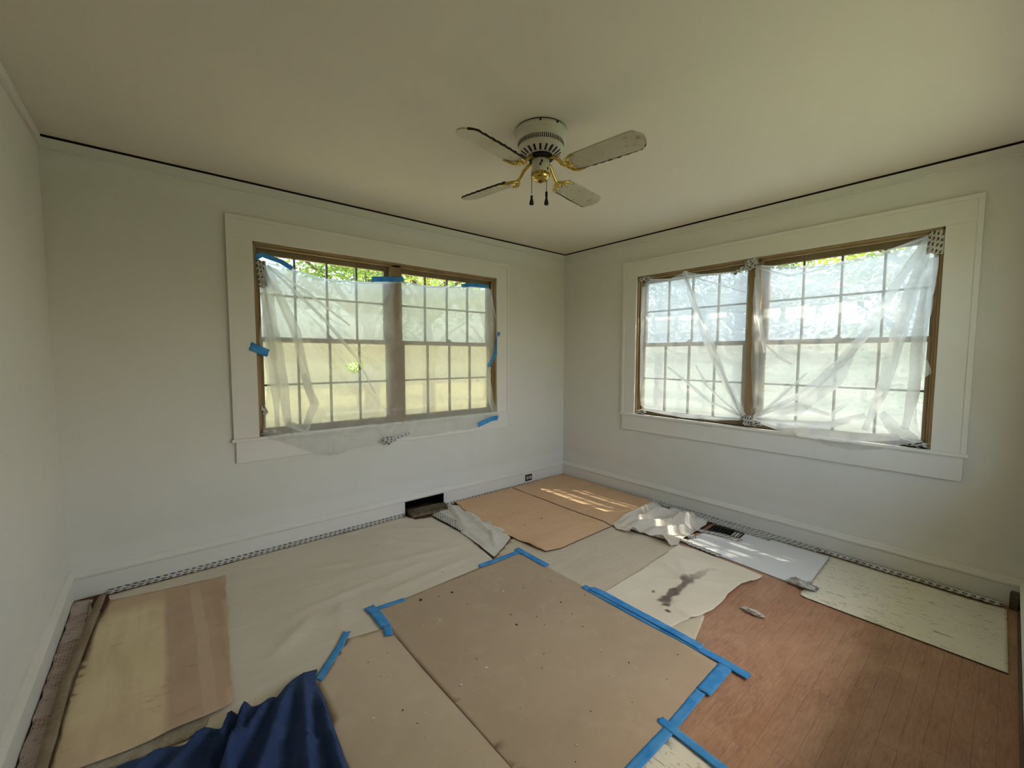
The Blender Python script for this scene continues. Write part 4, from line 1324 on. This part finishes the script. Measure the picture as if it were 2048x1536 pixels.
ptape([(-0.655, -1.84, 0.0145), (-0.670, -1.96, 0.010), (-0.690, -2.165, 0.010)], 0.052, NZ, 'printed tape on the long edge of the white panel')
ptape([(-0.40, -1.82, 0.0145), (-0.33, -2.0, 0.010), (-0.318, -2.16, 0.010)], 0.060, NZ, 'printed tape strip in front of the black floor vent')
ptape([(-0.50, -1.845, 0.012), (-0.565, -1.90, 0.009)], 0.065, NZ, 'short printed tape at the white panel corner by the cloth')
ptape([(-1.865, -0.20, 0.022), (-1.845, -0.45, 0.020), (-1.842, -0.67, 0.018)], 0.090, NZ, 'wide printed tape patch on the drop cloth by the register', torn=0.02)
wad('tape_wad', (-0.690, -2.668, 0.016), (0.050, 0.075, 0.020), NZ, 'crumpled clear tape where panel and vinyl meet', 31.0, 'foil', 'tape wad', None)
wad('paper_scrap', (-1.224, -2.578, 0.012), (0.022, 0.055, 0.012), NZ, 'small twisted paper scrap on the bare wood floor', 37.5, 'tissue', 'paper scrap', None)

# floor vent grille
vr = empty('floor_vent', (-0.230, -2.009, 0.0))
m = MB().box((-0.066, -0.122, 0.0), (0.066, -0.108, 0.010)).box((-0.066, 0.108, 0.0), (0.066, 0.122, 0.010)).box((-0.066, -0.108, 0.0), (-0.052, 0.108, 0.010)).box((0.052, -0.108, 0.0), (0.066, 0.108, 0.010))
m.build('frame', 'fanblack', vr, bevel=0.001)
MB().box((-0.052, -0.108, -0.0005), (0.052, 0.108, 0.001)).build('dark_well', 'black', vr)
for k in range(9):
    y = -0.096 + k * 0.024
    MB().box((-0.052, y - 0.004, 0.001), (0.052, y + 0.004, 0.008)).build('slat', 'fanblack', vr)
vr.rotation_euler[2] = math.radians(4)
tag(vr, 'black slatted floor vent below the right window', 'floor vent')

# loose wall register lying in front of the duct hole
rg = empty('wall_register', (-1.875, -0.095, 0.010))
rg.rotation_euler = (0, 0, math.radians(-5))
m = MB().prism([(-0.165, -0.065, 0.0), (-0.165, 0.060, 0.0), (-0.165, 0.052, 0.030), (-0.165, 0.010, 0.044), (-0.165, -0.050, 0.016)], (0, 0, 0), (0.335, 0, 0))
m.build('body', 'register', rg, bevel=0.002)
for y, z in ((-0.032, 0.027), (-0.012, 0.036), (0.030, 0.040)):
    MB().box((-0.160, y - 0.004, z), (0.165, y + 0.004, z + 0.006)).build('rib', 'register', rg, bevel=0.001)
for x in (-0.172, 0.165):
    MB().prism([(x, -0.070, 0.0), (x, 0.064, 0.0), (x, 0.056, 0.036), (x, 0.010, 0.050), (x, -0.056, 0.020)], (0, 0, 0), (0.007, 0, 0)).build('end_plate', 'wooddark', rg)
tag(rg, 'weathered metal wall register lying in front of the duct hole', 'register')
o = MB()
o.lathe([(0.004, 0.0), (0.009, 0.004), (0.010, 0.010), (0.006, 0.017), (0.001, 0.019)], (0, 0), 16)
o = o.build('marble', 'foil', None, True)
o.location = (-2.085, -0.050, 0.012)
tag(o, 'tiny shiny bead beside the left edge of the duct hole', 'bead')

# outlet in the baseboard
ot = empty('wall_outlet', (-0.578, -0.022, 0.067))
MB().box((-0.050, -0.003, -0.036), (0.050, 0.0, 0.036)).build('recess', 'fanblack', ot, bevel=0.002)
for s in (-1, 1):
    m = MB()
    m.lathe([(0.017, 0.0), (0.017, 0.006), (0.015, 0.008)], (0, 0), 18)
    m.v = [(x + s * 0.021, -0.003 - z, y * 1.15) for x, y, z in m.v]
    rc = m.build('receptacle', 'outlet_w', ot)
    for dx in (-0.006, 0.006):
        MB().box((s * 0.021 + dx - 0.0014, -0.0118, -0.005), (s * 0.021 + dx + 0.0014, -0.0108, 0.007)).build('slot', 'fanblack', rc)
tag(ot, 'small double outlet without cover plate in the back baseboard', 'outlet')

# wood block and threshold at the near right corner
o = MB().box((-0.016, LY + 0.032, 0.0), (-0.062, LY + 0.064, 0.088)).box((-0.030, LY + 0.028, 0.088), (-0.058, LY + 0.060, 0.100)).build('wood_block', 'wooddark', None, bevel=0.002)
tag(o, 'rough brown wood block in the corner beside the cream vinyl', 'wood block')
o = MB().prism([(-0.07, LY + 0.024, 0.0), (-0.07, LY + 0.034, 0.0), (-0.07, LY + 0.033, 0.010), (-0.07, LY + 0.024, 0.013)], (0, 0, 0), (-1.6, 0, 0)).build('wood_strip', 'wooddark', None, bevel=0.001)
tag(o, 'narrow dark wood strip at the right edge by the vinyl', 'wood strip')


# ------------------------------------------------------------------ debris
def debris(name, n, regions, mat, smin, smax, label, seed):
    rr = random.Random(seed)
    V, Fc = [], []
    for _ in range(n):
        x0, x1, y0, y1, z = rr.choice(regions)
        cx, cy = rr.uniform(x0, x1), rr.uniform(y0, y1)
        k = rr.randint(4, 6)
        s = rr.uniform(smin, smax) * (1 if rr.random() > 0.12 else 2.0)
        a0 = rr.uniform(0, 6)
        el = rr.uniform(0.4, 1.0)
        i = len(V)
        for lay in (0, 1):
            for q in range(k):
                a = a0 + 2 * PI * q / k
                r = s * rr.uniform(0.6, 1.0)
                u, v = math.cos(a) * r, math.sin(a) * r * el
                V.append((cx + u * math.cos(a0) - v * math.sin(a0), cy + u * math.sin(a0) + v * math.cos(a0), z + lay * s * 0.45))
        Fc.append(tuple(i + k + q for q in range(k)))
        for q in range(k):
            Fc.append((i + q, i + (q + 1) % k, i + k + (q + 1) % k, i + k + q))
    me = bpy.data.meshes.new(name)
    me.from_pydata(V, [], Fc)
    return tag(link(name, me, mat), label, 'debris', None, 'stuff')


regs = [(-2.78, -1.78, -2.6, -1.27, 0.0085), (-2.78, -1.78, -2.6, -1.27, 0.0085), (-3.4, -2.1, -1.2, -0.2, 0.0042), (-3.2, -2.86, -2.4, -1.45, 0.0055), (-2.78, -1.78, -2.6, -1.27, 0.0085), (-1.5, -0.3, -1.2, -0.2, 0.018)]
debris('paint_flecks', 100, regs, 'fleck', 0.002, 0.0055, 'scattered white paint flecks on boards and floor', 5)
debris('dirt_crumbs', 90, regs, 'crumb', 0.002, 0.0055, 'scattered dark dirt crumbs on boards and floor', 6)

# ------------------------------------------------------------------ ceiling fan
FC = (-2.09, -1.765)
fan = empty('ceiling_fan', (FC[0], FC[1], H))


def fz(z):
    return z - H


MB().lathe([(0.134, fz(2.5995)), (0.134, fz(2.594)), (0.128, fz(2.593))], n=56).build('mounting_ring', 'fanblack', fan, True)
m = MB().lathe([(0.110, fz(2.598)), (0.136, fz(2.594)), (0.138, fz(2.578)), (0.132, fz(2.573)), (0.134, fz(2.566)), (0.134, fz(2.549)), (0.129, fz(2.544)), (0.121, fz(2.540)), (0.119, fz(2.512)), (0.121, fz(2.508)), (0.118, fz(2.500)), (0.106, fz(2.489)), (0.074, fz(2.470)), (0.066, fz(2.470))], n=64)
mh = m.build('motor_housing', 'fanwhite', fan, True)
for k in range(72):
    a = 2 * PI * k / 72
    q = MB().box((0.1185, -0.0026, fz(2.537)), (0.1206, 0.0026, fz(2.514)))
    if k == 0:
        gm = q.build('perforation', 'fanblack', mh)
    else:
        gm = bpy.data.objects.new('perforation', gm.data)
        gm.parent = mh
        C.objects.link(gm)
    gm.rotation_euler[2] = a
slot = None
for k in range(20):
    a = 2 * PI * (k + 0.5) / 20
    if slot is None:
        # rounded slot lying on the cone between r .076 and .103
        pa, pb = Vector((0.0800, 0, fz(2.4736))), Vector((0.1030, 0, fz(2.4872)))
        d = (pb - pa).normalized()
        nrm = Vector((d.z, 0, -d.x))
        ring = []
        for j in range(16):
            t = 2 * PI * j / 16
            e = pb if math.cos(t) > 0 else pa
            ring.append(e + d * 0.0042 * math.cos(t) + Vector((0, 1, 0)) * 0.0056 * math.sin(t))
        q = MB().loft([[p - nrm * 0.002 for p in ring], [p + nrm * 0.0016 for p in ring]])
        slot = q.build('slot', 'fanblack', mh)
        so = slot
    else:
        so = bpy.data.objects.new('slot', slot.data)
        so.parent = mh
        C.objects.link(so)
    so.rotation_euler[2] = a
for a in (0.5, -0.15, 2.3):
    q = MB().lathe([(0.005, 0), (0.005, 0.006), (0.003, 0.008)], n=10)
    q.v = [(0.136 + z, x, fz(2.586) + y) for x, y, z in q.v]
    so = q.build('screw', 'fanblack', mh)
    so.rotation_euler[2] = a - PI * 0.7
MB().lathe([(0.060, fz(2.470)), (0.066, fz(2.468)), (0.066, fz(2.456)), (0.060, fz(2.452)), (0.045, fz(2.450))], n=48).build('flywheel', 'fanblack', fan, True)
sh = MB().lathe([(0.044, fz(2.452)), (0.046, fz(2.446)), (0.046, fz(2.385)), (0.044, fz(2.380))], n=40).build('switch_housing', 'fanwhite', fan, True)
for a, z in ((-2.2, 2.43), (-2.35, 2.415), (-1.4, 2.398), (-0.9, 2.42)):
    q = MB().box((0.0452, -0.005, fz(z) - 0.008), (0.0475, 0.005, fz(z) + 0.006))
    o = q.build('switch_slot', 'fanblack', sh)
    o.rotation_euler[2] = a
cp = MB().lathe([(0.046, fz(2.384)), (0.049, fz(2.380)), (0.049, fz(2.368)), (0.045, fz(2.358)), (0.034, fz(2.349)), (0.018, fz(2.344)), (0.004, fz(2.343))], n=40).build('brass_cap', 'brass', fan, True)
for k in range(20):
    q = MB().box((0.0482, -0.004, fz(2.379)), (0.0500, 0.002, fz(2.369)))
    o = q.build('cap_fret', 'brass_old', cp)
    o.rotation_euler[2] = 2 * PI * k / 20
MB().lathe([(0.013, fz(2.344)), (0.012, fz(2.338)), (0.004, fz(2.336))], n=20).build('cap_knob', 'brass_old', cp, True)

BZ = 2.385          # blade height
BASE = math.radians(9.5)
outline = [(0.195, -0.050), (0.22, -0.058), (0.36, -0.063), (0.525, -0.066), (0.545, -0.060), (0.556, -0.044), (0.562, -0.040), (0.574, -0.018), (0.576, 0.0), (0.574, 0.018), (0.562, 0.040), (0.556, 0.044), (0.545, 0.060), (0.525, 0.066), (0.36, 0.063), (0.22, 0.058), (0.195, 0.050)]
for k in range(4):
    ang = BASE + k * PI / 2
    ca, sa = math.cos(ang), math.sin(ang)
    tilt = math.radians(12)

    def W(r, s, dz):
        z = fz(BZ) + dz * math.cos(tilt) - s * math.sin(tilt)
        s2 = s * math.cos(tilt) + dz * math.sin(tilt)
        return (r * ca - s2 * sa, r * sa + s2 * ca, z)
    m = MB().loft([[W(r, s, -0.0035) for r, s in outline], [W(r, s, 0.0035) for r, s in outline]])
    bl = m.build('blade', 'fanblade', fan)
    # furry grime along one long edge and the tip
    g = MB()
    line = [W(0.20 + 0.33 * t / 24, 0.061 + 0.008 * min(1, t / 12), 0.001 + 0.0015 * math.sin(t * 2.1 + k)) for t in range(25)] + [W(0.553, 0.053, 0.001), W(0.562, 0.034, 0.001)]
    g.tube(line, [0.0045 + 0.0022 * ns(i * 0.9, k * 3.1) for i in range(len(line))], 6)
    g.build('grime_edge', 'grime', bl, True)
    # blade iron: curving brass arm with leafy scrolls
    it = MB()

    def A3(r, s, z):
        return (r * ca - s * sa, r * sa + s * ca, fz(z))
    it.tube([A3(0.056, 0, 2.452), A3(0.085, 0, 2.446), A3(0.112, 0.004, 2.424), A3(0.135, 0.002, 2.396), A3(0.165, 0, 2.380), A3(0.20, 0, 2.377)], [0.010, 0.011, 0.010, 0.010, 0.011, 0.006], 10)
    iron = it.build('blade_iron', 'brass', fan, True)
    for s in (-1, 1):
        sc = MB()
        dz = -s * 0.012
        sc.tube([A3(0.150, 0, 2.384), A3(0.166, s * 0.022, 2.380 + dz * 0.3), A3(0.180, s * 0.042, 2.377 + dz * 0.8), A3(0.205, s * 0.054, 2.376 + dz), A3(0.240, s * 0.056, 2.375 + dz)], [0.008, 0.008, 0.007, 0.006, 0.003], 8)
        sc.tube([A3(0.158, s * 0.010, 2.382), A3(0.176, s * 0.020, 2.378), A3(0.190, s * 0.016, 2.376), A3(0.192, s * 0.006, 2.376), A3(0.183, s * 0.004, 2.377)], [0.006, 0.006, 0.005, 0.004, 0.003], 8)
        sc.tube([A3(0.168, s * 0.026, 2.379), A3(0.184, s * 0.036, 2.376), A3(0.200, s * 0.034, 2.375), A3(0.206, s * 0.024, 2.375)], [0.005, 0.006, 0.005, 0.003], 8)
        sc.build('scroll', 'brass', iron, True)

Rv = Vector((R.x, R.y, 0)).normalized()
for (off, zb, bulge) in ((-0.047, 2.222, 0.0), (0.032, 2.222, 0.020)):
    bx_, by_ = Rv.x * off, Rv.y * off
    tp = 2.40
    ch = MB().tube([(bx_, by_, fz(tp)), (bx_, by_, fz(zb + 0.06))], 0.0016, 6)
    for q in range(40):
        zq = tp - 0.004 - q * (tp - zb - 0.062) / 40
        ch.lathe([(0.0004, fz(zq)), (0.0022, fz(zq - 0.0013)), (0.0022, fz(zq - 0.0022)), (0.0004, fz(zq - 0.0035))], (bx_, by_), 6)
    c = ch.build('pull_chain', 'chain', fan)
    kn = MB().lathe([(0.002, fz(zb + 0.050 + bulge)), (0.006, fz(zb + 0.047 + bulge)), (0.007, fz(zb + 0.040 + bulge * 0.6)), (0.005, fz(zb + 0.034)), (0.007, fz(zb + 0.030)), (0.011, fz(zb + 0.014)), (0.0125, fz(zb + 0.006)), (0.010, fz(zb)), (0.003, fz(zb - 0.002))], (bx_, by_), 20)
    kn.build('pull_knob', 'fanblack', c, True)
tag(fan, 'white and brass four-blade flush ceiling fan with two pull chains', 'ceiling fan')

# ------------------------------------------------------------------ outdoors
GZ = -0.65
n = 64
me = bpy.data.meshes.new('lawn')
me.from_pydata([(140 * math.cos(2 * PI * k / n), 140 * math.sin(2 * PI * k / n), GZ) for k in range(n)], [], [tuple(range(n))])
o = link('ground', me, 'lawn')
struct(o, 'green lawn outside the windows')
q = MB().prism([(-6, 1.2, GZ), (2, 1.2, GZ), (26, 24, GZ), (-6, 24, GZ)], (0, 0, 0), (0, 0, 0.03))
struct(q.build('dry_grass', 'drygrass'), 'pale dry grass outside the back window')


def tree(x, y, h, crown_r, crown_z, mat, nleaf, seed, label, squash=0.8, leaf=0.10):
    rr = random.Random(seed)
    root = empty('tree', (x, y, GZ))
    tr = MB()
    tr.tube([(0, 0, -0.1), (0.05, 0.03, h * 0.25), (-0.03, 0.06, h * 0.5), (0.04, 0, h * 0.8)], [h * 0.035, h * 0.028, h * 0.022, h * 0.008], 10)
    ends = []
    for k in range(9):
        a = rr.uniform(0, 2 * PI)
        z0 = h * rr.uniform(0.28, 0.6)
        L = crown_r * rr.uniform(0.55, 0.95)
        e = (math.cos(a) * L, math.sin(a) * L, z0 + rr.uniform(0.1, 0.35) * h)
        ends.append(e)
        mid = (e[0] * 0.5, e[1] * 0.5, z0 + (e[2] - z0) * 0.65)
        tr.tube([(0, 0, z0), mid, e], [h * 0.014, h * 0.009, h * 0.003], 7)
    tr.build('trunk', 'bark', root, True)
    V, Fc = [], []
    clumps = []
    for k in range(70):
        a, u, r = rr.uniform(0, 2 * PI), rr.uniform(-1, 1), rr.random() ** 0.4
        q = math.sqrt(1 - u * u)
        clumps.append((r * q * math.cos(a) * crown_r, r * q * math.sin(a) * crown_r, crown_z + r * u * crown_r * squash))
    for k in range(nleaf):
        c = rr.choice(clumps)
        p = Vector((rr.gauss(c[0], crown_r * 0.12), rr.gauss(c[1], crown_r * 0.12), rr.gauss(c[2], crown_r * 0.09)))
        d = Vector((rr.gauss(0, 1), rr.gauss(0, 1), rr.gauss(0, 0.6))).normalized()
        s = d.cross(Vector((rr.gauss(0, 1), rr.gauss(0, 1), rr.gauss(0, 1)))).normalized()
        L = leaf * rr.uniform(0.6, 1.3)
        i = len(V)
        up = d.cross(s) * L * 0.12
        V += [p, p + d * L * 0.5 + s * L * 0.28 + up, p + d * L, p + d * L * 0.5 - s * L * 0.28 + up]
        Fc += [(i, i + 1, i + 2), (i, i + 2, i + 3)]
    me = bpy.data.meshes.new('foliage')
    me.from_pydata([tuple(p) for p in V], [], Fc)
    f = link('foliage', me, mat, root)
    f['kind'] = 'stuff'
    tag(root, label, 'tree', 'trees outside the windows')


tree(0.6, 7.5, 6.4, 2.4, 4.4, 'leaf2', 6500, 1, 'mid green tree behind the left half of the back window', leaf=0.13)
tree(3.4, 9.5, 7.0, 2.4, 4.9, 'leaf', 5500, 2, 'yellow green tree seen above the film beside the mullion', leaf=0.14)
tree(8.2, 12.5, 6.6, 1.9, 5.9, 'leaf2', 2500, 3, 'sparse tree behind the right half of the back window', leaf=0.14)
tree(9.5, 1.8, 5.6, 2.3, 3.6, 'leaf3', 6000, 4, 'dark green tree behind the sunlit window near the mullion', leaf=0.13)
tree(9.0, -2.4, 6.0, 3.0, 3.2, 'leaf', 9500, 5, 'bright yellow green tree filling the sunlit window top', leaf=0.13)
tree(13.0, 6.5, 6.0, 2.6, 4.0, 'leaf3', 5000, 6, 'dark tree behind the sunlit window nearest the room corner', leaf=0.15)
tree(1.95, 12.3, 1.9, 1.1, 1.5, 'leaf', 3500, 8, 'low shrub on the lawn seen through the torn film hole', leaf=0.10)
